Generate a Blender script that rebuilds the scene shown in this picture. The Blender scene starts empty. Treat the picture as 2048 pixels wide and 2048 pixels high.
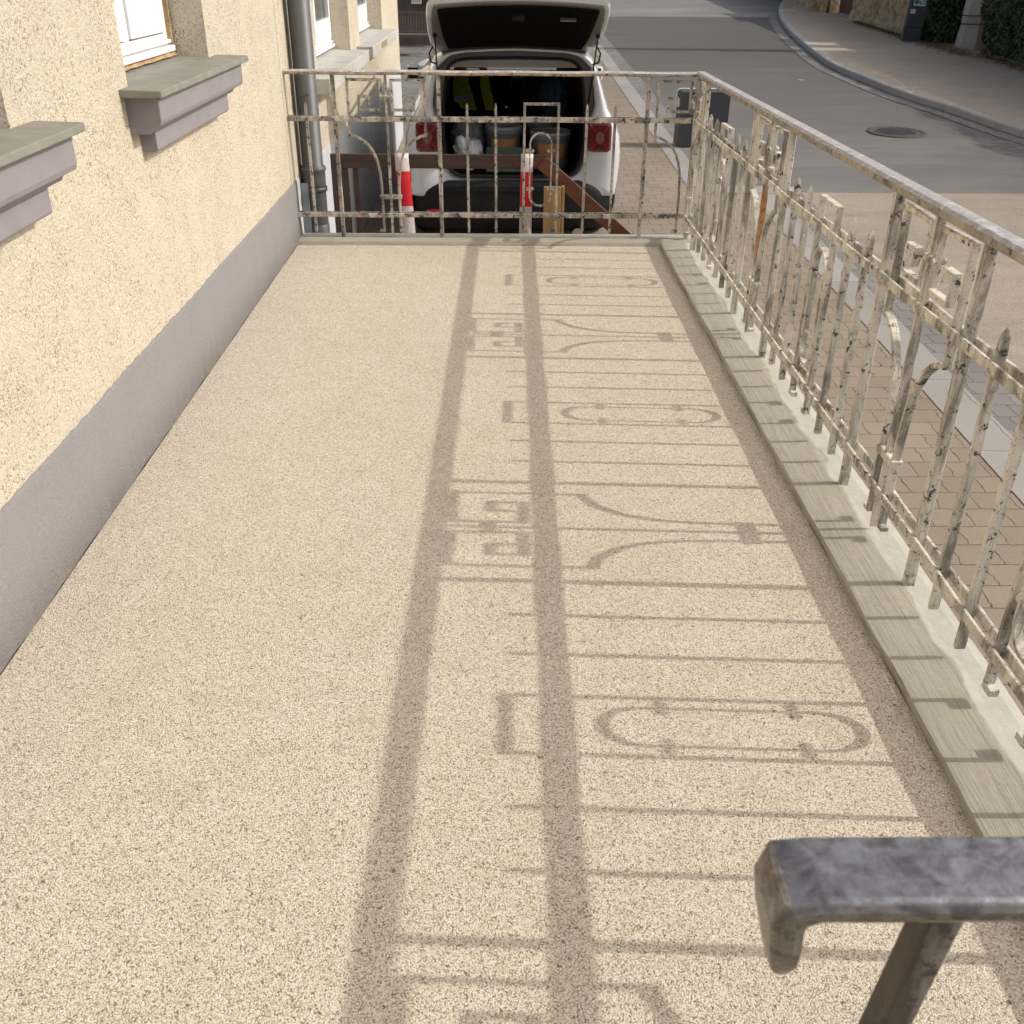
import bpy, bmesh, math, random
from mathutils import Vector, Matrix
random.seed(7)
R = math.radians
sc = bpy.context.scene
col = sc.collection

# ---------------------------------------------------------------- camera, sky, sun, exposure
cam_d = bpy.data.cameras.new("camera"); cam = bpy.data.objects.new("camera", cam_d); col.objects.link(cam)
F_PX, CX, CY, H = 1961.0, 1024.0, 1024.0, 1.65          # calibrated from the vanishing points
fw = Vector((1000-CX, -95-CY, F_PX)).normalized()
dn = Vector((995-CX, 4460-CY, F_PX)); dn = (dn - fw*dn.dot(fw)).normalized()
rt = dn.cross(fw)
cr = Vector((rt[0], fw[0], -dn[0])); cu = -Vector((rt[1], fw[1], -dn[1])); cf = Vector((rt[2], fw[2], -dn[2]))
M3 = Matrix((cr, cu, -cf)).transposed()
cam.matrix_world = Matrix.Translation((0, 0, H)) @ M3.to_4x4()
cam_d.sensor_width = 36; cam_d.lens = F_PX/2048*36
cam_d.clip_start = 0.05; cam_d.clip_end = 600
cam_d.dof.use_dof = True; cam_d.dof.focus_distance = 3.6; cam_d.dof.aperture_fstop = 12
sc.camera = cam
sc.render.resolution_x = sc.render.resolution_y = 1024

SUN_DIR = Vector((1.0, -0.045, 0.728)).normalized()
w = bpy.data.worlds.new("World"); sc.world = w; w.use_nodes = True
nt = w.node_tree; bg = nt.nodes["Background"]
sky = nt.nodes.new("ShaderNodeTexSky"); sky.sky_type = 'NISHITA'; sky.sun_disc = False
sky.sun_elevation = math.asin(SUN_DIR.z); sky.sun_rotation = math.atan2(SUN_DIR.x, SUN_DIR.y)
sky.dust_density = 5.0; sky.air_density = 0.8; sky.ozone_density = 0.6
hs = nt.nodes.new('ShaderNodeHueSaturation'); hs.inputs['Saturation'].default_value = .72; nt.links.new(sky.outputs[0], hs.inputs['Color']); nt.links.new(hs.outputs[0], bg.inputs[0]); bg.inputs[1].default_value = 0.15
sd = bpy.data.lights.new("sun", 'SUN'); sun = bpy.data.objects.new("sun", sd); col.objects.link(sun)
sd.energy = 3.0; sd.angle = R(0.53); sd.color = (1.0, 0.94, 0.84)
sun.rotation_euler = SUN_DIR.to_track_quat('Z', 'Y').to_euler()
sc.view_settings.view_transform = 'Standard'; sc.view_settings.look = 'None'
sc.view_settings.gamma = 1; sc.view_settings.exposure = -0.15

# ---------------------------------------------------------------- materials
def newmat(name):
    m = bpy.data.materials.new(name); m.use_nodes = True
    n = m.node_tree.nodes; n.clear()
    o = n.new('ShaderNodeOutputMaterial'); b = n.new('ShaderNodeBsdfPrincipled')
    m.node_tree.links.new(b.outputs[0], o.inputs[0])
    return m, m.node_tree, b
class N:
    """small node helper"""
    def __init__(s, nt): s.nt = nt; s.L = nt.links.new
    def pos(s, scale=(1,1,1)):
        g = s.nt.nodes.new('ShaderNodeNewGeometry'); mp = s.nt.nodes.new('ShaderNodeMapping')
        mp.inputs['Scale'].default_value = scale; s.L(g.outputs['Position'], mp.inputs[0]); return mp.outputs[0]
    def noise(s, v, scale, detail=4, rough=.6, dist=0, out=0):
        n = s.nt.nodes.new('ShaderNodeTexNoise'); n.inputs['Scale'].default_value = scale
        n.inputs['Detail'].default_value = detail; n.inputs['Roughness'].default_value = rough; n.inputs['Distortion'].default_value = dist
        s.L(v, n.inputs['Vector']); return n.outputs[out]
    def vor(s, v, scale, feature='F1', out='Distance'):
        n = s.nt.nodes.new('ShaderNodeTexVoronoi'); n.feature = feature; n.inputs['Scale'].default_value = scale
        s.L(v, n.inputs['Vector']); return n.outputs[out]
    def ramp(s, f, stops, interp='LINEAR'):
        r = s.nt.nodes.new('ShaderNodeValToRGB'); r.color_ramp.interpolation = interp
        el = r.color_ramp.elements
        while len(el) < len(stops): el.new(0.5)
        for e, (p, c) in zip(el, stops):
            e.position = p
            if isinstance(c, (int, float)): c = (c, c, c)
            e.color = (*c, 1)
        s.L(f, r.inputs[0]); return r.outputs[0]
    def mix(s, f, a, b, mode='MIX'):
        m = s.nt.nodes.new('ShaderNodeMix'); m.data_type = 'RGBA'; m.blend_type = mode
        for i, v in ((0, f), (6, a), (7, b)):
            if hasattr(v, 'node'): s.L(v, m.inputs[i])
            elif i == 0: m.inputs[0].default_value = v
            else: m.inputs[i].default_value = (*v, 1)
        return m.outputs[2]
    def math(s, op, a, b=0.0, c=None):
        m = s.nt.nodes.new('ShaderNodeMath'); m.operation = op
        for i, v in enumerate((a, b) if c is None else (a, b, c)):
            if hasattr(v, 'node'): s.L(v, m.inputs[i])
            else: m.inputs[i].default_value = v
        return m.outputs[0]
    def bump(s, h, strength, dist, normal=None):
        b = s.nt.nodes.new('ShaderNodeBump'); b.inputs['Strength'].default_value = strength; b.inputs['Distance'].default_value = dist
        s.L(h, b.inputs['Height'])
        if normal is not None: s.L(normal, b.inputs['Normal'])
        return b.outputs[0]
    def sep(s, v):
        x = s.nt.nodes.new('ShaderNodeSeparateXYZ'); s.L(v, x.inputs[0]); return x.outputs
    def comb(s, x, y, z):
        c = s.nt.nodes.new('ShaderNodeCombineXYZ')
        for i, v in enumerate((x, y, z)):
            if hasattr(v, 'node'): s.L(v, c.inputs[i])
            else: c.inputs[i].default_value = v
        return c.outputs[0]

def simple(name, c, rough=.6, metal=0, spec=.5, var=.15, vscale=8, bump=0, bscale=60, coat=0, c2=None, c2scale=3, c2lo=.5, c2hi=.6):
    m, nt, b = newmat(name); n = N(nt); p = n.pos()
    f = n.noise(p, vscale, 5)
    dark = tuple(x*(1-var) for x in c); lite = tuple(min(1, x*(1+var)) for x in c)
    cc = n.ramp(f, [(.3, dark), (.7, lite)])
    if c2 is not None:
        f2 = n.noise(p, c2scale, 8, .7); cc = n.mix(n.ramp(f2, [(c2lo, 0), (c2hi, 1)]), cc, c2)
    n.L(cc, b.inputs['Base Color'])
    b.inputs['Roughness'].default_value = rough; b.inputs['Metallic'].default_value = metal
    b.inputs['Coat Weight'].default_value = coat; b.inputs['Specular IOR Level'].default_value = spec
    if bump: n.L(n.bump(n.noise(p, bscale, 6), bump, .003), b.inputs['Normal'])
    return m

M = {}
def mat_gravel():
    m, nt, b = newmat('resin_bound_gravel'); n = N(nt); p = n.pos()
    big = n.noise(p, 1.1, 6, .65); mid = n.noise(p, 9, 4)
    d = n.vor(p, 310, 'F1'); c = n.vor(p, 310, 'F1', 'Color')
    cs = n.sep(c)
    peb = n.ramp(cs[0], [(0, (.48,.42,.34)), (.25, (.63,.555,.445)), (.6, (.765,.70,.585)), (.85, (.81,.785,.72)), (1, (.68,.575,.46))])
    gap = n.ramp(d, [(.50, 0), (.78, 1)])
    clump = n.noise(p, 60, 3)
    deep = n.math('MULTIPLY', gap, n.ramp(clump, [(.35, .45), (.6, 1)]))
    cc = n.mix(deep, peb, (.20,.135,.085))
    cc = n.mix(n.ramp(big, [(.42, 0), (.66, .22)]), cc, (.84,.75,.66), 'MULTIPLY')
    cc = n.mix(n.ramp(mid, [(.45, 0), (.8, .25)]), cc, (.66,.60,.52), 'MULTIPLY')
    sp = n.vor(p, 9, 'F1'); cc = n.mix(n.ramp(sp, [(.035, .8), (.05, 0)]), cc, (.10,.08,.06))
    n.L(cc, b.inputs['Base Color']); b.inputs['Roughness'].default_value = .62
    h = n.math('MULTIPLY', d, -1.0)
    n.L(n.bump(h, .55, .004), b.inputs['Normal'])
    return m
def mat_plaster(name, base, dark):
    m, nt, b = newmat(name); n = N(nt); p = n.pos()
    a = n.noise(p, 150, 3, .62, .5); a2 = n.noise(p, 52, 5, .65, .6); big = n.noise(p, 2.2, 4); patchy = n.noise(p, 6, 5, .6)
    pit = n.math('MULTIPLY', n.ramp(a, [(.38, 1), (.47, 0)]), n.ramp(patchy, [(.38, 1), (.62, .35)]))
    pit2 = n.ramp(a2, [(.33, .85), (.39, 0)])
    cc = n.ramp(big, [(.35, tuple(x*.94 for x in base)), (.65, base)])
    cc = n.mix(pit, cc, dark); cc = n.mix(pit2, cc, tuple(x*.9 for x in dark))  # shade inside the pits is painted in as dark brown flecks
    stain = n.noise(n.pos((3, 3, .6)), 2.5, 6, .65)
    cc = n.mix(n.ramp(stain, [(.52, 0), (.75, .25)]), cc, (.84,.70,.55), 'MULTIPLY')
    n.L(cc, b.inputs['Base Color']); b.inputs['Roughness'].default_value = .9
    h = n.math('ADD', a, n.math('MULTIPLY', a2, 1.1))
    n.L(n.bump(h, .95, .0105), b.inputs['Normal'])
    return m
def mat_paint(name, cream, worn=.0, top=False, rusty=False):
    """old cream paint on iron: grime, chips down to dark green and bare metal, some rust"""
    m, nt, b = newmat(name); n = N(nt); p = n.pos()
    a = n.noise(p, 30, 9, .8); g = n.noise(n.pos((1, 1, .22)), 13, 7, .70, .5); r = n.noise(p, 5, 5, .6); f = n.noise(p, 210, 4, .75)
    ge = nt.nodes.new('ShaderNodeNewGeometry'); ny_ = n.sep(ge.outputs['Normal'])[1]
    g = n.math('ADD', g, n.math('MULTIPLY', n.math('MAXIMUM', n.math('MULTIPLY', ny_, -1.0), 0.0), .035 if not top else 0.0))  # faces turned towards negative y come out darker
    cc = n.ramp(g, [(.40, cream), (.50, tuple(x*.80 for x in cream)), (.60, (.27,.25,.22)), (.74, (.09,.08,.07))])
    cc = n.mix(n.ramp(f, [(.57, 0), (.64, .75)]), cc, (.10,.09,.075))
    chip = n.ramp(a, [(.572-worn, 0), (.582-worn, 1)])
    under = n.ramp(r, [(.4, (.03,.042,.037)), (.6, (.06,.048,.04))])
    cc = n.mix(chip, cc, under)
    rust = n.ramp(n.noise(p, 11, 6, .7), [(.68, 0), (.73, .8)])
    cc = n.mix(rust, cc, (.25,.10,.035))
    if rusty:   # one bar bleeds rust between the middle rail and the clamp
        zz = n.math('ADD', n.sep(p)[2], n.math('MULTIPLY', n.math('SUBTRACT', n.noise(p, 14, 3), .5), .25))
        cc = n.mix(n.ramp(zz, [(.36, 0), (.48, .85), (.72, 1), (.76, 0)]), cc, n.ramp(n.noise(p, 40, 4), [(.3, (.22,.09,.03)), (.7, (.50,.24,.08))]))
    n.L(n.ramp(a, [(.5, .7), (.6, .5)]), b.inputs['Roughness'])
    if top:   # upward faces are rubbed bare by hands
        gz = nt.nodes.new('ShaderNodeNewGeometry'); z = n.sep(gz.outputs['Normal'])[2]
        bare = n.ramp(n.noise(n.pos((1, 1, 1)), 30, 7, .62, .8), [(.30, (.20,.195,.20)), (.42, (.50,.49,.49)), (.52, (.52,.47,.45)), (.60, (.70,.69,.685)), (.75, (.76,.75,.74))])
        f3 = n.math('ADD', z, n.math('MULTIPLY', n.math('SUBTRACT', a, .5), 1.2))
        k = n.ramp(f3, [(.35, 0), (.7, 1)])
        cc = n.mix(k, cc, bare)
        n.L(n.math('MULTIPLY', k, .25), b.inputs['Metallic'])
        n.L(n.mix(k, (.6,.6,.6), (.38,.38,.38)), b.inputs['Roughness'])
    n.L(cc, b.inputs['Base Color'])
    h = n.math('ADD', n.math('MULTIPLY', n.noise(p, 60, 6), .6), n.math('MULTIPLY', chip, -.5))
    n.L(n.bump(h, .6, .004), b.inputs['Normal'])
    return m
def mat_bare():
    m, nt, b = newmat('bare_worn_metal'); n = N(nt); p = n.pos()
    a = n.math('ADD', n.math('MULTIPLY', n.noise(p, 48, 5, .6, .5), .86), n.math('MULTIPLY', n.noise(n.pos((.2, 1, 1)), 220, 4, .5), .14)); g = n.noise(n.pos((.4, 1, 1)), 260, 5, .7); e = n.noise(p, 18, 5, .6)
    cc = n.ramp(a, [(.34, (.15,.145,.15)), (.46, (.24,.235,.24)), (.56, (.33,.33,.345)), (.70, (.42,.42,.44))])
    cc = n.mix(n.ramp(g, [(.58, 0), (.68, .4)]), cc, (.12,.10,.095))
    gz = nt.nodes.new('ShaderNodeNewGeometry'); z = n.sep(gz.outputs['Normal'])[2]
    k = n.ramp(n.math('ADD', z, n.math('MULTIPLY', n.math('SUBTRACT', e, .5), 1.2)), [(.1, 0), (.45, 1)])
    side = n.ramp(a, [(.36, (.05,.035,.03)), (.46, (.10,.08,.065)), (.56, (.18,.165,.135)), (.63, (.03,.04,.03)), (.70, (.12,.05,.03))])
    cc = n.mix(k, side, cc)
    n.L(cc, b.inputs['Base Color']); n.L(n.math('MULTIPLY', k, .7), b.inputs['Metallic'])
    n.L(n.ramp(g, [(.3, .20), (.7, .36)]), b.inputs['Roughness'])
    n.L(n.bump(a, .35, .003), b.inputs['Normal']); return m
def mat_kerb(along=1):
    m, nt, b = newmat('troweled_mortar'); n = N(nt)
    s1 = (95, 2.0, 40) if along == 1 else (2.0, 95, 40)
    p = n.pos(s1); base = n.pos()
    warp = n.noise(n.pos((5, 3, 5)), 1.2, 3)
    xyz = n.sep(base); across = xyz[0] if along == 1 else xyz[1]
    st = n.noise(p, 1.6, 6, .65, 1.2)
    split = n.math('ADD', across, n.math('MULTIPLY', n.math('SUBTRACT', warp, .5), .13))
    e = 1.195 if along == 1 else 6.47
    inner = n.ramp(st, [(.32, (.26,.245,.205)), (.46, (.365,.345,.29)), (.7, (.44,.42,.36))])
    outer = n.ramp(n.noise(base, 9, 5), [(.3, (.42,.415,.365)), (.7, (.50,.49,.435))])
    f = n.ramp(n.math('SUBTRACT', split, e-.5), [(.493, 0), (.51, 1)])
    cc = n.mix(f, inner, outer)
    cc = n.mix(n.ramp(n.noise(base, 14, 6, .7), [(.55, 0), (.75, .35)]), cc, (.6,.52,.38), 'MULTIPLY')
    cc = n.mix(n.ramp(n.math('ABSOLUTE', n.math('SUBTRACT', split, e)), [(.0, .35), (.012, 0)]), cc, (.17,.16,.12))
    n.L(cc, b.inputs['Base Color']); b.inputs['Roughness'].default_value = .8
    n.L(n.bump(n.math('ADD', n.math('MULTIPLY', st, n.math('SUBTRACT', 1.2, f)), n.noise(base, 30, 4)), .5, .006), b.inputs['Normal'])
    return m
def mat_pavers(name, c1, c2, joint, bw=.2, bh=.168, light=1):
    m, nt, b = newmat(name); n = N(nt); p = n.pos()
    wob = n.noise(p, 14, 2, .5, 0, 1)
    v = nt.nodes.new('ShaderNodeVectorMath'); v.operation = 'MULTIPLY_ADD'; n.L(wob, v.inputs[0]); v.inputs[1].default_value = (.05,.02,0); n.L(p, v.inputs[2])
    br = nt.nodes.new('ShaderNodeTexBrick'); n.L(v.outputs[0], br.inputs['Vector'])
    br.inputs['Scale'].default_value = 1; br.inputs['Brick Width'].default_value = bw; br.inputs['Row Height'].default_value = bh
    br.inputs['Mortar Size'].default_value = .0035; br.inputs['Mortar Smooth'].default_value = .3; br.inputs['Bias'].default_value = 0
    br.inputs['Color1'].default_value = (*c1, 1); br.inputs['Color2'].default_value = (*c2, 1); br.inputs['Mortar'].default_value = (*joint, 1)
    g = n.noise(p, 120, 4, .7); big = n.noise(p, 1.1, 5)
    cc = n.mix(n.ramp(g, [(.35, .35), (.6, 0)]), br.outputs[0], (.55,.5,.45), 'MULTIPLY')
    cc = n.mix(n.ramp(big, [(.4, 0), (.7, .35)]), cc, (.68,.64,.6), 'MULTIPLY')
    n.L(cc, b.inputs['Base Color']); b.inputs['Roughness'].default_value = .85
    h = n.math('ADD', n.math('MULTIPLY', br.outputs[1], -1.0), n.math('MULTIPLY', g, .25))
    n.L(n.bump(h, .6, .006), b.inputs['Normal'])
    return m
def mat_asphalt(name, lo, hi, streak=.3, far_dark=False):
    m, nt, b = newmat(name); n = N(nt); p = n.pos()
    g = n.noise(p, 70, 7, .85); big = n.noise(n.pos((.35, 1, 1)), .8, 6, .6, .6); mid = n.noise(n.pos((.25, 1.2, 1)), 3.5, 5)
    cc = n.ramp(g, [(.36, lo), (.64, hi)])
    cc = n.mix(n.ramp(big, [(.5, 0), (.62, streak)]), cc, tuple(min(1, x*1.9) for x in hi))
    cc = n.mix(n.ramp(mid, [(.45, 0), (.75, .3)]), cc, tuple(x*.6 for x in lo))
    if far_dark:   # the asphalt colour gets gradually darker farther up the street
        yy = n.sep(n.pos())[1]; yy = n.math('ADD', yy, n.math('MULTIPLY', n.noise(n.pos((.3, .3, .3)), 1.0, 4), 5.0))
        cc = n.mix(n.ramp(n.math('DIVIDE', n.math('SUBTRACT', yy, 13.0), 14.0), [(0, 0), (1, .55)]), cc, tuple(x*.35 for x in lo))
    n.L(cc, b.inputs['Base Color']); b.inputs['Roughness'].default_value = .85
    n.L(n.bump(g, .5, .004), b.inputs['Normal'])
    return m
def mat_leaf(name, a, b_, c):
    m, nt, b = newmat(name); n = N(nt)
    f = n.noise(n.pos(), 3.0, 5, .7); f2 = n.noise(n.pos(), 40, 2)
    cc = n.ramp(f, [(.3, a), (.5, b_), (.7, c)]); cc = n.mix(n.ramp(f2, [(.4, 0), (.7, .5)]), cc, c)
    n.L(cc, b.inputs['Base Color']); b.inputs['Roughness'].default_value = .5
    b.inputs['Subsurface Weight'].default_value = 0
    return m
def mat_tape():
    m, nt, b = newmat('red_white_tape'); n = N(nt)
    z = n.sep(n.pos())[2]
    # stripes 0.24 m long
    f = n.math('PINGPONG', n.math('ADD', z, .21), .215)
    k = n.ramp(f, [(.0, 0), (1, 1)])
    fr = n.math('FRACT', n.math('DIVIDE', n.math('ADD', z, TAPE0), .70))
    s = n.ramp(fr, [(0, 0), (.36, 1), (.71, 0)], 'CONSTANT')
    cc = n.mix(s, (.62,.55,.56), (.60,.02,.03))
    n.L(cc, b.inputs['Base Color']); b.inputs['Roughness'].default_value = .32
    n.L(n.bump(n.noise(n.pos((3, 3, 1)), 16, 3), .35, .01), b.inputs['Normal'])
    return m
TAPE0 = .215
M['gravel'] = mat_gravel()
M['plaster'] = mat_plaster('cream_roughcast_plaster', (.73,.66,.525), (.27,.20,.13))
M['skirt'] = simple('grey_skirting_paint', (.225,.217,.217), .9, var=.16, vscale=150, bump=1.0, bscale=110, c2=(.17,.16,.155), c2scale=60, c2lo=.60, c2hi=.68)
M['iron'] = mat_paint('weathered_cream_paint', (.73,.69,.615))
M['iron_far'] = mat_paint('weathered_cream_paint_dirty', (.62,.57,.50), .03)
M['rail_top'] = mat_paint('rubbed_handrail_paint', (.46,.40,.33), .015, True)
M['rail_bare'] = None
M['rusty'] = mat_paint('rust_stained_paint', (.74,.69,.60), .0, False, True)
M['kerb'] = mat_kerb(1); M['kerb_x'] = mat_kerb(2)
M['concrete'] = simple('grey_concrete', (.34,.325,.30), .85, var=.15, vscale=6, bump=.5, bscale=70)
M['concrete_lt'] = simple('pale_concrete', (.46,.45,.42), .85, var=.12, vscale=7, bump=.4, bscale=70, c2=(.25,.24,.22), c2scale=6, c2lo=.6, c2hi=.7)
M['slate'] = simple('green_grey_slate', (.235,.23,.195), .6, var=.16, vscale=14, bump=.4, bscale=45, c2=(.17,.185,.165), c2scale=9, c2lo=.5, c2hi=.7)
M['lilac'] = simple('lilac_grey_corbel_paint', (.235,.222,.235), .7, var=.07, vscale=9, bump=.3, bscale=60)
M['pvc'] = simple('white_window_frame', (.78,.79,.80), .35, var=.04, vscale=5)
M['foam'] = simple('ochre_mounting_foam', (.36,.25,.13), .9, var=.45, vscale=30, bump=1, bscale=60)
M['glass_dark'] = simple('dark_window_glass', (.03,.035,.04), .06, var=.2, vscale=2)
M['pipe'] = simple('grey_green_downpipe', (.085,.092,.092), .45, var=.12, vscale=4, bump=.1, bscale=20, c2=(.20,.20,.19), c2scale=14, c2lo=.68, c2hi=.72)
M['zinc'] = simple('zinc_bracket', (.09,.09,.09), .5, metal=.5)
M['flash'] = simple('grey_flashing', (.25,.27,.29), .45, metal=.3)
M['pavers'] = mat_pavers('beige_interlocking_pavers', (.33,.275,.215), (.285,.235,.18), (.11,.085,.06))
M['pavers_far'] = mat_pavers('brown_pavement', (.60,.51,.40), (.53,.45,.35), (.38,.32,.25), .2, .1)
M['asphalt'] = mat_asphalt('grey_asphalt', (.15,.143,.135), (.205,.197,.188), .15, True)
M['asphalt_lt'] = mat_asphalt('pale_asphalt', (.19,.18,.172), (.25,.238,.228), .3)
M['tan'] = mat_asphalt('tan_road_surface', (.17,.145,.115), (.50,.43,.35), .05)
M['granite'] = mat_pavers('granite_kerb_slabs', (.40,.39,.375), (.34,.33,.315), (.17,.16,.15), .6, 1.0)
M['cobble'] = mat_pavers('granite_sett_gutter', (.28,.27,.26), (.21,.20,.19), (.09,.08,.07), .13, .17)
M['soil'] = simple('ground_soil', (.12,.10,.075), .95, var=.3, vscale=5, bump=.6)
M['manhole'] = simple('cast_iron_cover', (.085,.075,.07), .6, var=.3, vscale=50, bump=1.0, bscale=40)
M['rock'] = None

def mat_rock():
    m, nt, b = newmat('rough_ochre_rubble_wall'); n = N(nt); p = n.pos((1, 1, .7))
    v = n.vor(p, 6, 'F1'); a = n.noise(p, 9, 8, .7, .8); f = n.noise(p, 30, 5)
    cc = n.ramp(a, [(.3, (.24,.16,.08)), (.46, (.74,.54,.31)), (.7, (.85,.68,.45))])
    cc = n.mix(n.ramp(v, [(.45, 0), (.7, .6)]), cc, (.26,.19,.115))
    n.L(cc, b.inputs['Base Color']); b.inputs['Roughness'].default_value = .95
    n.L(n.bump(n.math('SUBTRACT', a, v), 1.0, .09), b.inputs['Normal']); return m
M['rock'] = mat_rock()
def mat_wood(name, a, b_, axis=0, rough=.5, sc_=1):
    m, nt, b = newmat(name); n = N(nt)
    s = [26*sc_]*3; s[axis] = 1.2*sc_
    f = n.noise(n.pos(tuple(s)), 1.0, 6, .6, .7)
    cc = n.ramp(f, [(.3, a), (.7, b_)])
    n.L(cc, b.inputs['Base Color']); b.inputs['Roughness'].default_value = rough
    n.L(n.bump(f, .3, .003), b.inputs['Normal']); return m
M['darkwood'] = mat_wood('dark_brown_board', (.045,.026,.020), (.085,.05,.038), 0)
M['redwood'] = mat_wood('red_brown_board', (.10,.035,.02), (.17,.065,.035), 0)
M['pine'] = mat_wood('pale_pine_plank', (.33,.19,.08), (.50,.31,.14), 2)
M['gatewood'] = mat_wood('red_brown_gate_boards', (.10,.045,.035), (.17,.08,.06), 2, .7, .6)
M['benchwood'] = mat_wood('grey_brown_slats', (.09,.072,.06), (.17,.135,.115), 2, .8)
M['tape'] = mat_tape()
M['carwhite'] = simple('white_car_paint', (.64,.675,.71), .22, var=.02, vscale=1.5, coat=.8)
M['carbeige'] = simple('primed_inner_metal', (.15,.142,.132), .4, var=.08, vscale=6, coat=.3)
M['cladding'] = simple('black_bumper_plastic', (.018,.019,.021), .55, spec=.1, var=.2, vscale=8, bump=.3, bscale=300)
M['trim'] = simple('black_interior_trim', (.005,.005,.006), .7, spec=.05, var=.2, vscale=8)
M['liner'] = simple('grey_headliner', (.33,.31,.285), .9, var=.05)
M['rubber'] = simple('black_rubber_seal', (.012,.012,.013), .65, spec=.2, var=.2)
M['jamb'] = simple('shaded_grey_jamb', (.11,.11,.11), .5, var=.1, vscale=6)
M['lamp'] = simple('dark_red_lens', (.10,.003,.006), .12, var=.3, vscale=12, coat=1)
M['lampred'] = simple('bright_red_lens', (.25,.006,.012), .2, var=.1, coat=1)
M['lampclear'] = simple('clear_lens', (.17,.055,.055), .15, var=.15, vscale=20, coat=1)
M['tyre'] = simple('tyre_rubber', (.02,.02,.02), .85, var=.2, bump=.5)
M['alloy'] = simple('alloy_rim', (.4,.4,.41), .35, metal=.8)
M['chrome'] = simple('chrome', (.6,.6,.6), .15, metal=1)
M['hivis'] = simple('yellow_hi_vis_fabric', (.50,.60,.02), .75, var=.1, bump=.4, bscale=40)
M['silver'] = simple('reflective_band', (.5,.52,.55), .4)
M['bucket'] = simple('grey_plastic_bucket', (.16,.175,.185), .45, var=.08)
M['bucketlid'] = simple('grey_plastic_lid', (.22,.235,.245), .4, var=.08)
M['label'] = simple('orange_brown_label', (.36,.17,.06), .5, var=.2, vscale=20)
M['crate'] = simple('green_plastic_crate', (.09,.16,.13), .45, var=.1)
M['bag'] = simple('white_plastic_bag', (.55,.58,.62), .35, var=.15, vscale=20, bump=.8, bscale=25)
M['bluefab'] = simple('blue_backpack_fabric', (.05,.12,.20), .8, var=.3, vscale=14, bump=.4)
M['seatfab'] = simple('black_seat_fabric', (.018,.018,.020), .85, var=.2, bump=.3, bscale=90)
M['screen'] = simple('dark_touchscreen', (.012,.013,.015), .12)
M['cabinet'] = simple('anthracite_cabinet', (.052,.058,.066), .5, var=.1, vscale=5, bump=.15)
M['sticker'] = simple('white_sticker', (.62,.64,.64), .4, var=.05)
M['sticker_teal'] = simple('teal_print', (.05,.22,.22), .4)
M['sticker_red'] = simple('red_print', (.55,.03,.03), .4)
M['leaf'] = mat_leaf('dark_hedge_leaves', (.022,.034,.009), (.042,.062,.014), (.09,.115,.03))
M['leaf2'] = mat_leaf('ivy_leaves', (.015,.032,.010), (.03,.06,.015), (.08,.11,.035))
M['leaf3'] = mat_leaf('geranium_leaves', (.06,.13,.03), (.10,.19,.05), (.18,.28,.10))
M['dryleaf'] = simple('dry_brown_leaves', (.26,.145,.06), .8, var=.45, vscale=30)
M['bark'] = simple('dark_twigs', (.045,.034,.024), .9, var=.3)
M['polecon'] = simple('pale_cast_concrete', (.42,.405,.375), .8, var=.1, vscale=3, bump=.4, bscale=90, c2=(.28,.27,.25), c2scale=5, c2lo=.58, c2hi=.7)
M['darkglass'] = simple('tinted_side_glass', (.01,.012,.014), .05)
M['terracotta'] = simple('terracotta_box', (.16,.07,.045), .7)
M['housewall'] = simple('brown_rendered_wall', (.15,.115,.10), .9, var=.2, vscale=5, bump=.4)
gl, gnt, gb = newmat('windscreen_glass'); gb.inputs['Transmission Weight'].default_value = 1; gb.inputs['Roughness'].default_value = 0; gb.inputs['IOR'].default_value = 1.05
M['glass'] = gl

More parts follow.
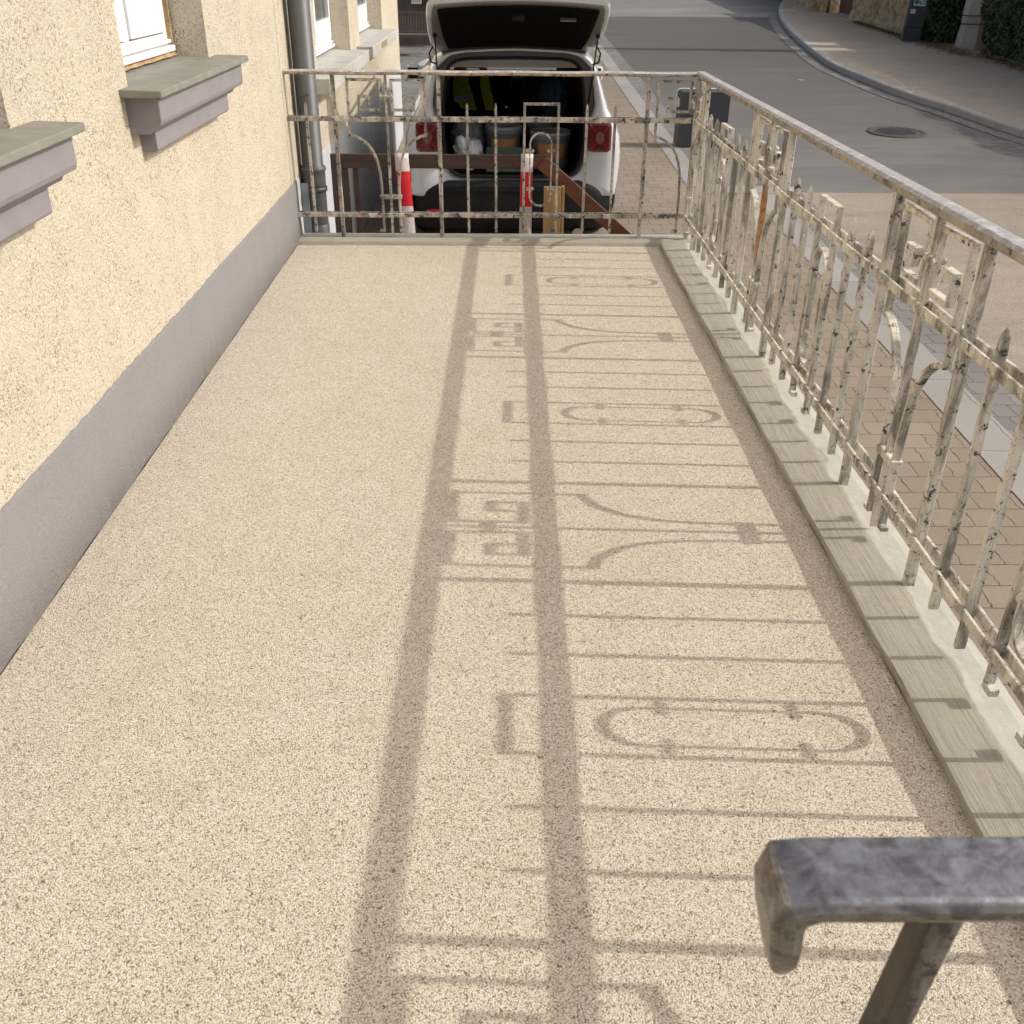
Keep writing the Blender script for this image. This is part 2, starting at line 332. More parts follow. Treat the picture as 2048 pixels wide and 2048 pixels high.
# ---------------------------------------------------------------- mesh helpers
class MB:
    def __init__(s): s.v = []; s.f = []; s.sm = []
    def add(s, vs, fs, smooth=False):
        o = len(s.v); s.v += [tuple(x) for x in vs]; s.f += [tuple(i+o for i in f) for f in fs]; s.sm += [smooth]*len(fs); return s
    def box(s, x0, x1, y0, y1, z0, z1, tf=None):
        vs = [(x, y, z) for z in (z0, z1) for y in (y0, y1) for x in (x0, x1)]
        if tf: vs = [tf(Vector(v)) for v in vs]
        return s.add(vs, [(0,2,3,1),(4,5,7,6),(0,1,5,4),(2,6,7,3),(0,4,6,2),(1,3,7,5)])
    def bar(s, a, b, w, h, up=(0,0,1), w2=None, h2=None):
        a, b = Vector(a), Vector(b); d = (b-a).normalized(); up = Vector(up)
        sx = d.cross(up)
        if sx.length < 1e-4: sx = d.cross(Vector((1,0,0)))
        sx.normalize(); sz = sx.cross(d).normalized()
        w2 = w if w2 is None else w2; h2 = h if h2 is None else h2
        vs = []
        for p, ww, hh in ((a, w, h), (b, w2, h2)):
            for i, j in ((-1,-1),(1,-1),(1,1),(-1,1)): vs.append(p + sx*(ww/2*i) + sz*(hh/2*j))
        return s.add(vs, [(0,1,2,3),(7,6,5,4),(0,4,5,1),(1,5,6,2),(2,6,7,3),(3,7,4,0)])
    def tube(s, pts, r, n=10, closed=False, caps=True, radii=None):
        pts = [Vector(p) for p in pts]; k = len(pts); vs = []; prev = None
        for i, p in enumerate(pts):
            if closed: d = pts[(i+1) % k]-pts[i-1]
            else: d = pts[min(i+1, k-1)]-pts[max(i-1, 0)]
            d.normalize()
            ref = prev if prev is not None else (Vector((0,0,1)) if abs(d.z) < .9 else Vector((1,0,0)))
            sx = d.cross(ref); sx.normalize(); sy = sx.cross(d).normalized(); prev = sy
            rr = radii[i] if radii else r
            for j in range(n):
                a = 2*math.pi*j/n; vs.append(p + sx*(rr*math.cos(a)) + sy*(rr*math.sin(a)))
        fs = []
        for i in range(k if closed else k-1):
            for j in range(n):
                a, b2 = i*n+j, i*n+(j+1) % n; c, d2 = ((i+1) % k)*n+(j+1) % n, ((i+1) % k)*n+j
                fs.append((a, b2, c, d2))
        s.add(vs, fs, True)
        if caps and not closed: s.add([vs[j] for j in range(n)], [tuple(range(n))[::-1]]); s.add(vs[-n:], [tuple(range(n))])
        return s
    def lathe(s, prof, c=(0,0,0), n=24, axis='z', smooth=True):
        vs = []
        for r, h in prof:
            for j in range(n):
                a = 2*math.pi*j/n
                if axis == 'z': vs.append((c[0]+r*math.cos(a), c[1]+r*math.sin(a), c[2]+h))
                elif axis == 'x': vs.append((c[0]+h, c[1]+r*math.cos(a), c[2]+r*math.sin(a)))
                else: vs.append((c[0]+r*math.cos(a), c[1]+h, c[2]+r*math.sin(a)))
        fs = [(i*n+j, i*n+(j+1) % n, (i+1)*n+(j+1) % n, (i+1)*n+j) for i in range(len(prof)-1) for j in range(n)]
        return s.add(vs, fs, smooth)
    def ball(s, c, r, n=10):
        prof = [(max(1e-4, r*math.sin(math.pi*i/n)), -r*math.cos(math.pi*i/n)) for i in range(n+1)]
        return s.lathe(prof, c, n+2)
    def prism(s, outline, y0, y1, tf=None, smooth=False):
        """outline in (x,z) extruded along y"""
        n = len(outline)
        vs = [(x, y0, z) for x, z in outline]+[(x, y1, z) for x, z in outline]
        if tf: vs = [tf(Vector(v)) for v in vs]
        return s.add(vs, [tuple(range(n)), tuple(range(2*n-1, n-1, -1))]+[(i, i+n, (i+1) % n+n, (i+1) % n) for i in range(n)], smooth)
    def build(s, name, mat, parent=None, bevel=0, seg=2, sub=0, angle=None):
        me = bpy.data.meshes.new(name); me.from_pydata(s.v, [], s.f)
        me.polygons.foreach_set('use_smooth', s.sm); me.update()
        bm = bmesh.new(); bm.from_mesh(me); bmesh.ops.delete(bm, geom=[v_ for v_ in bm.verts if not v_.link_faces], context='VERTS'); bmesh.ops.recalc_face_normals(bm, faces=bm.faces); bm.to_mesh(me); bm.free()
        o = bpy.data.objects.new(name, me); col.objects.link(o); me.materials.append(mat if not isinstance(mat, str) else M[mat])
        if parent: o.parent = parent
        if bevel:
            b = o.modifiers.new('bevel', 'BEVEL'); b.width = bevel; b.segments = seg; b.limit_method = 'ANGLE'; b.angle_limit = R(40)
        if sub:
            b = o.modifiers.new('sub', 'SUBSURF'); b.levels = sub; b.render_levels = sub
        return o
def tag(o, label=None, cat=None, group=None, kind=None):
    for k, v in (('label', label), ('category', cat), ('group', group), ('kind', kind)):
        if v: o[k] = v
    return o
def empty(name, loc=(0,0,0), label=None, cat=None, group=None, rot=(0,0,0)):
    o = bpy.data.objects.new(name, None); col.objects.link(o); o.location = loc; o.rotation_euler = rot
    o.empty_display_size = .1
    return tag(o, label, cat, group)
def copy_tree(o, parent=None):
    c = o.copy(); col.objects.link(c); c.parent = parent
    for ch in [x for x in bpy.data.objects if x.parent == o]: copy_tree(ch, c)
    return c
def G(y): return -.95+.03*y          # street level: it climbs gently away from the camera

# ---------------------------------------------------------------- ground, road, pavements
def sheet(name, pts, mat, dz=0, cell=None):
    mb = MB(); mb.add([(x, y, G(y)+dz) for x, y in pts], [tuple(range(len(pts)))])
    return tag(mb.build(name, mat), kind='structure')
sheet('ground', [(-150,-60),(150,-60),(150,260),(-150,260)], 'soil', -.06)
sheet('road_near', [(2.95,-30),(60,-30),(60,11.05),(2.95,11.05)], 'tan', .004)
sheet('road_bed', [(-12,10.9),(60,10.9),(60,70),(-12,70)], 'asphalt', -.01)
# grey carriageway bounded by the far kerb curve
kerb = [(20,-30),(14,-6),(9.6,6),(7.9,11),(7.21,14.19),(6.98,16.04),(6.73,17.65),(6.62,19.65),(6.62,21.64),(7.06,25.4),(7.62,29.1),(8.51,33.5),(9.9,38.5),(12.4,46),(17,56),(26,70)]
def smooth_curve(pts, k=6):
    out = []
    for i in range(len(pts)-1):
        p0 = Vector(pts[max(i-1, 0)]); p1 = Vector(pts[i]); p2 = Vector(pts[i+1]); p3 = Vector(pts[min(i+2, len(pts)-1)])
        for j in range(k):
            t = j/k
            out.append(.5*((2*p1)+(p2-p0)*t+(2*p0-5*p1+4*p2-p3)*t*t+(3*p1-p0-3*p2+p3)*t**3))
    out.append(Vector(pts[-1])); return out
kc = smooth_curve(kerb)
kc_far = [p for p in kc if p.y > 10.6]
kc_far[0] = Vector((7.98, 11.05)); kc_far = [kc_far[0]]+[p for p in kc_far[1:] if p.y > 11.1]
def strip(name, a, b, mat, dz0, dz1=None, kind='structure'):
    mb = MB(); n = len(a); dz1 = dz0 if dz1 is None else dz1
    mb.add([(p[0], p[1], G(p[1])+dz0) for p in a]+[(p[0], p[1], G(p[1])+dz1) for p in b], [(i, i+1, n+i+1, n+i) for i in range(n-1)])
    return tag(mb.build(name, mat), kind=kind)
def left_of(p): return Vector((2.4, p.y))
rd = [p for p in kc_far if p.y < 32.3]; sp = Vector((8.22, 32.35)); rd = rd+[sp]; rd2 = [sp]+[p for p in kc_far if p.y > 32.4]
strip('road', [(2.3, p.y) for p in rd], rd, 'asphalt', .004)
strip('road_beyond', [(-12, p.y) for p in rd2], rd2, 'asphalt_lt', .008)
def offset(c, d):
    out = []
    for i, p in enumerate(c):
        t = (c[min(i+1, len(c)-1)]-c[max(i-1, 0)]).normalized(); out.append(Vector((p.x+t.y*d, p.y-t.x*d)))
    return out
# far kerb: gutter stone flush, kerb stone 0.1 high, pavement
strip('gutter_far', offset(kc, -.30), offset(kc, 0), 'cobble', .012, .010)
mbk = MB(); a0, a1 = offset(kc, 0), offset(kc, .16); n = len(kc)
vs = []
for p, q in zip(a0, a1): vs += [(p.x, p.y, G(p.y)-.05), (p.x, p.y, G(p.y)+.095), (p.x+(q.x-p.x)*.12, p.y+(q.y-p.y)*.12, G(p.y)+.11), (q.x, q.y, G(q.y)+.11), (q.x, q.y, G(q.y)-.05)]
mbk.add(vs, [(5*i+j, 5*i+j+1, 5*i+j+6, 5*i+j+5) for i in range(n-1) for j in range(4)])
tag(mbk.build('kerb_far', 'concrete_lt'), kind='structure')
strip('pavement_far', offset(kc, .16), offset(kc, 9.0), 'pavers_far', .105)

# near pavement of beige pavers, granite slab edge, cobble gutter
sheet('pavement', [(-1.3,6.6),(-1.3,14.2),(-9,14.2),(-9,32.4),(2.16,32.4),(2.16,11.3),(2.78,11.3),(2.78,-6),(1.2,-6),(1.2,6.6)], 'pavers', .004)
def edge(x0, x1, y0, y1, mat, name):
    sheet(name, [(x0,y0),(x1,y0),(x1,y1),(x0,y1)], mat, .0085)
sheet('yard', [(-9,14.2),(-.85,14.2),(-.85,32.3),(-9,32.3)], 'cobble', .0085)
edge(2.715, 3.00, -6, 11.0, 'granite', 'kerb_slabs'); edge(3.00, 3.30, -6, 11.0, 'cobble', 'gutter_near')
edge(2.10, 2.34, 11.3, 32.4, 'granite', 'kerb_slabs'); edge(2.34, 2.60, 11.3, 32.4, 'cobble', 'gutter_near')
sheet('pavement_corner', [(2.34,10.98),(3.30,10.98),(3.30,11.3),(2.34,11.3)], 'granite', .012)

mb = MB(); cy, cx = 14.56, 5.58
prof = [(.001,.012),(.30,.012),(.31,.006),(.335,.006),(.345,.014),(.40,.014),(.41,.005)]
mb.lathe(prof, (0,0,0), 40)
for i in range(-5, 6):
    for j in range(-5, 6):
        if i*i+j*j < 26: mb.box(i*.052-.014, i*.052+.014, j*.052-.014, j*.052+.014, .012, .018)
o = mb.build('manhole_cover', 'manhole'); o.location = (cx, cy, G(cy)+.006); o.rotation_euler = (math.atan(.03), 0, 0)
tag(o, 'round cast iron manhole cover with a studded face set in the grey asphalt road', 'manhole cover')
mb = MB(); mb.box(-.05,.05,-.03,.03,0,.006)
o = mb.build('paper_scrap', 'sticker'); o.location = (5.55, 19.6, G(19.6)+.008); o.rotation_euler = (0, 0, .4)
tag(o, 'small white scrap of paper lying on the asphalt road', 'litter')

# ---------------------------------------------------------------- terrace
mb = MB(); mb.box(-1.303, 1.035, -1.2, 6.37, -.05, 0)
tag(mb.build('terrace_floor', 'gravel'), kind='structure')
mb = MB(); mb.box(-1.35, 1.285, -1.2, 6.57, -1.2, -.052)
tag(mb.build('terrace_base', 'concrete'), kind='structure')
# mortar kerbs round the floor (slightly irregular inner edge)
mb = MB(); ys = [-1.2+i*.06 for i in range(130)]; ys = [y for y in ys if y < 6.37]+[6.37]
vs = []
for y in ys:
    j = .003*math.sin(y*7.3)+.002*math.sin(y*19+1)+random.uniform(-.0012, .0012); hz = .003*math.sin(y*3.1)
    vs += [(1.034+j, y, -.05), (1.036+j, y, .015), (1.040+j, y, .0185+hz*.2), (1.12, y, .022+hz*.5), (1.19+j*2, y, .026), (1.215+j*2, y, .024), (1.27, y, .024), (1.298+j*.4, y, .019), (1.300+j*.4, y, -.12)]
k = 9; mb.add(vs, [(k*i+j, k*i+j+1, k*i+j+k+1, k*i+j+k) for i in range(len(ys)-1) for j in range(k-1)], False)
kb = tag(mb.build('terrace_kerb_side', 'kerb'), kind='structure')
mb = MB(); xs = [-1.31+i*.06 for i in range(44)]; xs = [x for x in xs if x < 1.30]+[1.30]; vs = []
for x in xs:
    j = .003*math.sin(x*8)+.002*math.sin(x*21)
    vs += [(x, 6.372+j, -.05), (x, 6.375+j, .020), (x, 6.382+j, .025), (x, 6.46, .029), (x, 6.57, .027), (x, 6.60, .020), (x, 6.602, -.12)]
k = 7; mb.add(vs, [(k*i+j, k*i+j+1, k*i+j+k+1, k*i+j+k) for i in range(len(xs)-1) for j in range(k-1)], True)
tag(mb.build('terrace_kerb_end', 'kerb_x'), kind='structure')
mb = MB(); mb.box(-1.30, 1.30, 6.604, 6.64, -.14, .012)
tag(mb.build('terrace_flashing', 'flash'), kind='structure')

# ---------------------------------------------------------------- house
WX = -1.31
house = empty('house', (WX, 6, G(6)), 'cream roughcast house with grey skirting along the terrace and slate window sills', 'house')
def HL(v): return Vector(v)-Vector((WX, 6, G(6)))
wins = [(1.69, 2.80, 1.215, 2.75), (3.756, 4.858, 1.215, 2.75), (7.70, 9.50, .85, 2.6), (10.15, 12.15, .85, 2.6)]
wins0 = [(-.9, .4, 1.215, 2.75)]
allw = wins+wins0
grooves = [(6.392, 6.402)]
def shell(y0, y1, z0, z1, x, holes, depth):
    yb = sorted(set([y0, y1]+[h[0] for h in holes]+[h[1] for h in holes])); zb = sorted(set([z0, z1]+[h[2] for h in holes]+[h[3] for h in holes]))
    mb = MB()
    for i in range(len(yb)-1):
        for j in range(len(zb)-1):
            ym, zm = (yb[i]+yb[i+1])/2, (zb[j]+zb[j+1])/2
            if any(h[0] < ym < h[1] and h[2] < zm < h[3] for h in holes): continue
            mb.add([(x, yb[i], zb[j]), (x, yb[i+1], zb[j]), (x, yb[i+1], zb[j+1]), (x, yb[i], zb[j+1])], [(0,1,2,3)])
    for h in holes:
        d = h[4] if len(h) > 4 else depth
        a, b, c, e = h[:4]
        for q in ([(a,c),(a,e)], [(b,c),(b,e)], [(a,c),(b,c)], [(a,e),(b,e)]):
            (p, r), (s_, t) = q
            mb.add([(x, p, r), (x, s_, t), (x-d, s_, t), (x-d, p, r)], [(0,1,2,3)])
        if d < .1: mb.add([(x-d, a, c), (x-d, b, c), (x-d, b, e), (x-d, a, e)], [(0,1,2,3)])
    return mb
mb = shell(-3, 14.10, .362, 6.5, WX, [h for h in allw]+[(6.388, 6.397, .362, 6.5, .02), (13.30, 13.308, .362, 6.5, .015)], .24)
mb.add([(WX, 14.1, -.7), (WX-9, 14.1, -.7), (WX-9, 14.1, 6.5), (WX, 14.1, 6.5)], [(0,1,2,3)])
mb.add([(WX, -3, -.95), (WX-9, -3, -.95), (WX-9, -3, 6.5), (WX, -3, 6.5)], [(0,1,2,3)])
mb.v = [tuple(HL(v)) for v in mb.v]; mb.build('wall', 'plaster', house)
mb = MB(); mb.box(WX-9, WX+.25, -3.2, 14.3, 6.5, 6.75); mb.v = [tuple(HL(v)) for v in mb.v]; mb.build('roof', 'slate', house)
mb = MB(); ys = [-1.2+i*.025 for i in range(320)]; ys = [y for y in ys if y < 6.54]+[6.54]; vs = []
for y in ys:
    j = .002*math.sin(y*9)+.0015*math.sin(y*23)
    e_ = random.uniform(0, .007)+.005*abs(math.sin(y*2.3)); vs += [(WX-.004, y, -.04+0), (WX-.004, y, .003), (WX+.010+j+e_*.5, y, .004+e_), (WX+.007+j*.5, y, .18), (WX+.008+j, y, .352+e_*.5), (WX+.004, y, .363+e_), (WX-.02, y, .364+e_)]
k = 7; mb.add(vs, [(k*i+j, k*i+j+1, k*i+j+k+1, k*i+j+k) for i in range(len(ys)-1) for j in range(k-1)], True)
mb.add([vs[-7+i] for i in range(7)]+[(WX-.02, 6.54, -.04)], [(0,1,2,3,4,5,6,7)])
mb.v = [tuple(HL(v)) for v in mb.v]; sk = mb.build('skirting', 'skirt', house)
mb = MB(); mb.box(WX-.05, WX+.004, 6.545, 14.11, -1.0, .362)
mb.v = [tuple(HL(v)) for v in mb.v]; M['plinth'] = simple('pale_blue_grey_plinth', (.50,.52,.55), .85, var=.08, vscale=9, bump=.4, bscale=90)
mb.build('plinth', 'plinth', house, bevel=.004)
def window(y0, y1, z0, z1, xf, foam, name='window'):
    """casement window standing in the recess; xf = x of its outer face"""
    L = lambda mb: setattr(mb, 'v', [tuple(HL(v)) for v in mb.v]) or mb
    fr = MB(); t = .055; d = .07
    fr.box(xf-d, xf, y0, y0+t, z0, z1); fr.box(xf-d, xf, y1-t, y1, z0, z1); fr.box(xf-d, xf, y0+t, y1-t, z0, z0+.07); fr.box(xf-d, xf, y0+t, y1-t, z1-t, z1)
    ym = (y0+y1)/2; fr.box(xf-d, xf, ym-.03, ym+.03, z0+.07, z1-t)
    f = L(fr).build('window', 'pvc', house, bevel=.004)
    bs = MB(); bs.box(xf-.01, xf+.03, y0+.01, y1-.01, z0-.002, z0+.022); bs.box(xf-.01, xf+.018, y0+.015, y1-.015, z0+.03, z0+.045); L(bs).build('sill_profile', 'pvc', f, bevel=.003)
    for a, b in ((y0+t, ym-.03), (ym+.03, y1-t)):
        c = MB(); k = .055; e = xf+.012
        a += .004; b -= .004; z2, z3 = z0+.076, z1-t-.004
        c.box(e-.06, e, a, a+k, z2, z3); c.box(e-.06, e, b-k, b, z2, z3); c.box(e-.06, e, a+k, b-k, z2, z2+k+.085); c.box(e-.06, e, a+k, b-k, z3-k, z3)
        c.box(e-.03, e+.006, a+k, b-k, z2+k+.086, z2+k+.098)
        cs = L(c).build('casement', 'pvc', f, bevel=.004)
        g = MB(); g.box(e-.034, e-.030, a+k, b-k, z2+k, z3-k); L(g).build('pane', 'glass_dark', cs)
    if foam:
        g = MB(); yy = [y0+i*(y1-y0)/40 for i in range(41)]; vs = []
        for y in yy:
            q = random.uniform(0, .014); vs += [(xf-.02, y, z0+.001), (xf+.004+q*.4, y, z0+.002+q*.2), (xf+.012+q, y, z0-.006-q*.3), (xf+.02+q, y, z0-.02)]
        g.add(vs, [(4*i+j, 4*i+j+1, 4*i+j+5, 4*i+j+4) for i in range(40) for j in range(3)], True)
        for s_, y in ((1, y1),):
            g.box(xf-.01, xf+.02, y-.012, y, z0, z1)
        L(g).build('mounting_foam', 'foam', f)
    return f
window(1.70, 2.79, 1.262, 2.74, -1.475, True); window(3.768, 4.846, 1.262, 2.74, -1.475, True)
window(-.89, .39, 1.262, 2.74, -1.475, True)
window(7.71, 9.49, .93, 2.59, -1.47, False); window(10.16, 12.14, .93, 2.59, -1.47, False)
# painted stone corbel and slate of the near windows, thick concrete sills of the far ones
def near_sill(y0, y1, a, b):
    L = lambda mb: setattr(mb, 'v', [tuple(HL(v)) for v in mb.v]) or mb
    m1 = MB(); out = [(WX-.17, a), (WX-.17, b), (WX, b), (WX, y1), (WX+.145, y1), (WX+.145, y0), (WX, y0), (WX, a)]
    vs = [(x, y, 1.204 if x > WX-.1 else 1.21) for x, y in out]+[(x, y, 1.236-(x-WX+.17)*.025) for x, y in out]; k = 8
    m1.add(vs, [tuple(range(k)), tuple(range(2*k-1, k-1, -1))]+[(i, i+k, (i+1) % k+k, (i+1) % k) for i in range(k)])
    s = L(m1).build('window_sill', 'slate', house, bevel=.004)
    prof = [(WX-.01, 1.203), (WX+.112, 1.203)]
    prof += [(WX+.118, 1.195), (WX+.118, 1.125), (WX+.112, 1.108)]
    prof += [(WX+.112-.045*math.sin(R(t)), 1.108-.030*(1-math.cos(R(t)))) for t in (20, 45, 70, 90)]
    prof += [(WX+.060, 1.074), (WX+.060, 1.012), (WX+.052, 1.004), (WX-.01, 1.004)]
    m2 = MB(); A, B = y0+.045, y1-.04
    def face(yA, yB, prof):
        k = len(prof); vs = [(x, yA, z) for x, z in prof]+[(x, yB, z) for x, z in prof]
        m2.add(vs, [tuple(range(k))[::-1], tuple(range(k, 2*k))]+[(i, (i+1) % k, (i+1) % k+k, i+k) for i in range(k)])
    up = prof[:9]+[(WX-.01, 1.0785)]
    face(A, B, up)
    lo = [(WX-.01, 1.0775), (WX+.060, 1.0775)]+prof[10:]
    face(A+.09, B-.09, lo)
    L(m2).build('corbel', 'lilac', s, bevel=.004)
near_sill(1.59, 2.945, 1.69, 2.80); near_sill(3.655, 5.0, 3.756, 4.858); near_sill(-1.0, .5, -.9, .4)
def far_sill(y0, y1, a, b, chip):
    L = lambda mb: setattr(mb, 'v', [tuple(HL(v)) for v in mb.v]) or mb
    m1 = MB(); X1 = WX+.15
    out = [(WX-.17, a), (WX-.17, b), (WX, b), (WX, y1), (X1, y1-.03), (X1, y0), (WX, y0), (WX, a)]
    vs = [(x, y, .795) for x, y in out]+[(x, y, .894 if x > WX-.1 else .906) for x, y in out]; k = 8
    m1.add(vs, [tuple(range(k)), tuple(range(2*k-1, k-1, -1))]+[(i, i+k, (i+1) % k+k, (i+1) % k) for i in range(k)])
    s = L(m1).build('window_sill', 'concrete_lt', house, bevel=.005)
    if chip:
        c = MB(); c.box(X1-.004, X1+.002, y0+.75, y0+1.25, .82, .875); L(c).build('chipped_patch', 'foam', s)
    else:
        c = MB(); c.box(WX+.02, X1+.0015, y0+.62, y0+.625, .86, .8955); L(c).build('joint', 'concrete', s); c = MB(); c.box(WX+.02, X1+.0015, y0+1.15, y0+1.155, .80, .8955); L(c).build('joint', 'concrete', s)
far_sill(7.28, 9.62, 7.70, 9.50, False); far_sill(9.90, 12.3, 10.15, 12.15, True)

# downpipe
dp = empty('downpipe', (-1.225, 6.72, G(6.7)), 'tall grey green rain downpipe on the house wall behind the end railing', 'downpipe')
zb = -G(6.7)
mb = MB(); r = .072
mb.lathe([(r, 0), (r, zb+.30), (r+.003, zb+.305), (r+.004, zb+.355), (r+.004, zb+.395), (r+.010, zb+.40), (r+.012, zb+.412), (r+.008, zb+.425), (r-.004, zb+.43), (r-.004, zb+5.8)], n=32)
mb.build('pipe', 'pipe', dp)
mb = MB(); mb.lathe([(r+.006, zb+.268), (r+.010, zb+.27), (r+.010, zb+.295), (r+.006, zb+.297)], n=32)
mb.bar((-.07, 0, zb+.28), (-.12, -.03, zb+.28), .012, .012); mb.box(.0, .02, -r-.03, -r-.008, zb+.262, zb+.302)
mb.build('bracket', 'zinc', dp)
mb = MB(); mb.tube([(-.015, -r-.004, zb+.86), (.0, -r-.012, zb+.85), (.01, -r-.006, zb+.87), (.03, -r-.010, zb+.865)], .004, 6)
mb.build('wire_clip', 'zinc', dp)
mb = MB(); mb.lathe([(r+.004, zb-.28), (r+.004, zb+.05), (r, zb+.055)], n=32); mb.build('sleeve', 'pipe', dp)
tag(MB().box(-1.302, -1.255, 6.642, 6.66, -.2, .33).build('metal_flashing_strip', 'flash', None, bevel=.002), 'narrow upright grey metal strip between the skirting end and the downpipe', 'flashing')

# ---------------------------------------------------------------- wrought iron railing
def ribbon(mb, path, t, w, mp, closed=False, taper_end=False):
    """flat bar following path in the (u,z) plane; t thickness in plane, w width across"""
    P = [Vector(p) for p in path]; k = len(P); vs = []
    for i, p in enumerate(P):
        a = P[i-1] if (i > 0 or closed) else None; b = P[(i+1) % k] if (i < k-1 or closed) else None
        d1 = (p-a).normalized() if a is not None else None; d2 = (b-p).normalized() if b is not None else None
        if d1 is None: nrm = Vector((-d2.y, d2.x))
        elif d2 is None: nrm = Vector((-d1.y, d1.x))
        else:
            n1 = Vector((-d1.y, d1.x)); n2 = Vector((-d2.y, d2.x)); nrm = (n1+n2)
            nrm = nrm/max(.35, nrm.length*nrm.length/2) if nrm.length > .01 else n1
        for s_ in (-1, 1):
            q = p+nrm*(t/2*s_)
            for v in (-w/2, w/2): vs.append(mp(q.x, v, q.y))
    fs = []
    for i in range(k if closed else k-1):
        a, b = 4*i, 4*((i+1) % k)
        fs += [(a, a+1, b+1, b), (a+2, b+2, b+3, a+3), (a, b, b+2, a+2), (a+1, a+3, b+3, b+1)]
    if not closed: fs += [(0, 2, 3, 1), (4*k-4, 4*k-3, 4*k-1, 4*k-2)]
    mb.add(vs, fs)
class Rail:
    def __init__(s, root, mp, mat):
        s.root, s.mp, s.mat = root, mp, mat
    def b(s, mb, name, bevel=.0022, mat=None): return mb.build(name, mat or s.mat, s.root, bevel=bevel)
    def picket(s, u, z0=.062, z1=.848):
        j = random.uniform(-.0025, .0025); mb = MB(); w = .026; t = .0155; mp = s.mp
        lv = [(z0-.006, .3), (z0+.004, 1), (z1-.055, 1), (z1-.022, .82), (z1-.008, .42), (z1, .1)]
        vs = []
        for z, f in lv:
            uu = u+j*(z/.8)
            for a, c in ((-1,-1),(1,-1),(1,1),(-1,1)): vs.append(mp(uu+a*t/2*(f if z > .5 else max(f, .6)), c*w/2*(f if z > .5 else 1), z))
        k = len(lv); mb.add(vs, [(0,1,2,3), tuple(4*k-4+i for i in (3,2,1,0))]+[(4*i+a, 4*i+(a+1) % 4, 4*i+4+(a+1) % 4, 4*i+4+a) for i in range(k-1) for a in range(4)])
        s.b(mb, 'picket')
    def post(s, u, z1=1.005, z0=.020):
        mb = MB(); w, t = .031, .024; mp = s.mp
        vs = [mp(u+a*t/2, c*w/2, z) for z in (z0, z1) for a, c in ((-1,-1),(1,-1),(1,1),(-1,1))]
        mb.add(vs, [(0,1,2,3),(7,6,5,4)]+[(a, (a+1) % 4, 4+(a+1) % 4, 4+a) for a in range(4)])
        s.b(mb, 'post', .003)
    def portal(s, u0, u1, hook=True):
        mb = MB(); sg = 1 if u1 > u0 else -1
        zt = .842
        path = [(u0-sg*.0, .062), (u0, zt), (u1, zt), (u1, .062)]
        if hook: path = [(u0-sg*-.030, .068)]+path+[(u1-sg*.030, .068)] if False else path
        ribbon(mb, path, .0145, .026, s.mp)
        for u, d in ((u0, sg), (u1, sg)):
            vs = MB(); ribbon(mb, [(u, .070), (u+.034*d if u == u0 else u-.034*d, .070)], .019, .0255, s.mp)
        s.b(mb, 'portal_bar')
    def ring(s, u0, u1):
        mb = MB(); c = (u0+u1)/2; r = .068; zt, zbm = .675-r, .231+r
        pts = [(c+r*math.cos(R(a)), zt+r*math.sin(R(a))) for a in range(0, 181, 15)]+[(c+r*math.cos(R(a)), zbm+r*math.sin(R(a))) for a in range(180, 361, 15)]
        ribbon(mb, pts, .0095, .026, s.mp, True); ro = s.b(mb, 'oval_ring', .001)
        for z in (.568, .337):
            for sg in (-1, 1):
                for e in (.084,):
                    bb = MB(); x = c+sg*e; p = s.mp(x, 0, z); bb.ball(p, .0125); bb.build('rivet_ball', s.mat, ro)
                    b2 = MB(); b2.ball(s.mp(c+sg*(r-.016), -.0, z), .0115); b2.build('rivet_ball', s.mat, ro)
    def key(s, c, left=True, right=True, center=True, top=.982, mat=None):
        for sg, on in ((-1, left), (1, right)):
            if not on: continue
            f = lambda u: c+sg*u
            mb = MB()
            arc = [(f(.235), .975), (f(.235), .655), (f(.205), .650), (f(.165), .632), (f(.125), .598), (f(.095), .555), (f(.074), .50), (f(.062), .44), (f(.056), .36), (f(.054), .28), (f(.054), .070), (f(.084), .070)]
            spiral = [(f(.235), .655)]
            path = [(f(.108), .832), (f(.108), .880), (f(.168), .880), (f(.168), .803), (f(.033), .803), (f(.033), .972)]+arc
            ribbon(mb, path, .0145, .026, s.mp)
            s.b(mb, 'key_scroll')
        if center:
            mb = MB(); w, t = .026, .015
            vs = [s.mp(c+a*t/2*(f), cc*w/2, z) for z, f in ((.035, .15), (.062, 1), (1.005, 1)) for a, cc in ((-1,-1),(1,-1),(1,1),(-1,1))]
            mb.add(vs, [(0,1,2,3),(11,10,9,8)]+[(4*i+a, 4*i+(a+1) % 4, 4*i+4+(a+1) % 4, 4*i+4+a) for i in range(2) for a in range(4)])
            s.b(mb, 'center_bar', mat=mat)
            mb = MB(); l = -.064 if left else -.01; r_ = .064 if right else .01
            vs = [s.mp(c+u, v, z) for z in (.272, .296) for u in (l-.006, r_+.006) for v in (-.019, .019)]
            mb.add(vs, [(0,2,3,1),(4,5,7,6),(0,1,5,4),(2,6,7,3),(0,4,6,2),(1,3,7,5)]); s.b(mb, 'clamp', .004)
            mb = MB()
            l = -.034 if left else -.012; r_ = .034 if right else .012
            vs = [s.mp(c+u, v, z) for z in (.876, .892) for u in (l, r_) for v in (-.017, .017)]
            mb.add(vs, [(0,2,3,1),(4,5,7,6),(0,1,5,4),(2,6,7,3),(0,4,6,2),(1,3,7,5)])
            for u in (l, 0, r_):
                for v in (-.017, .017): mb.ball(s.mp(c+u, v, .884), .011, 8)
            s.b(mb, 'collar', 0)
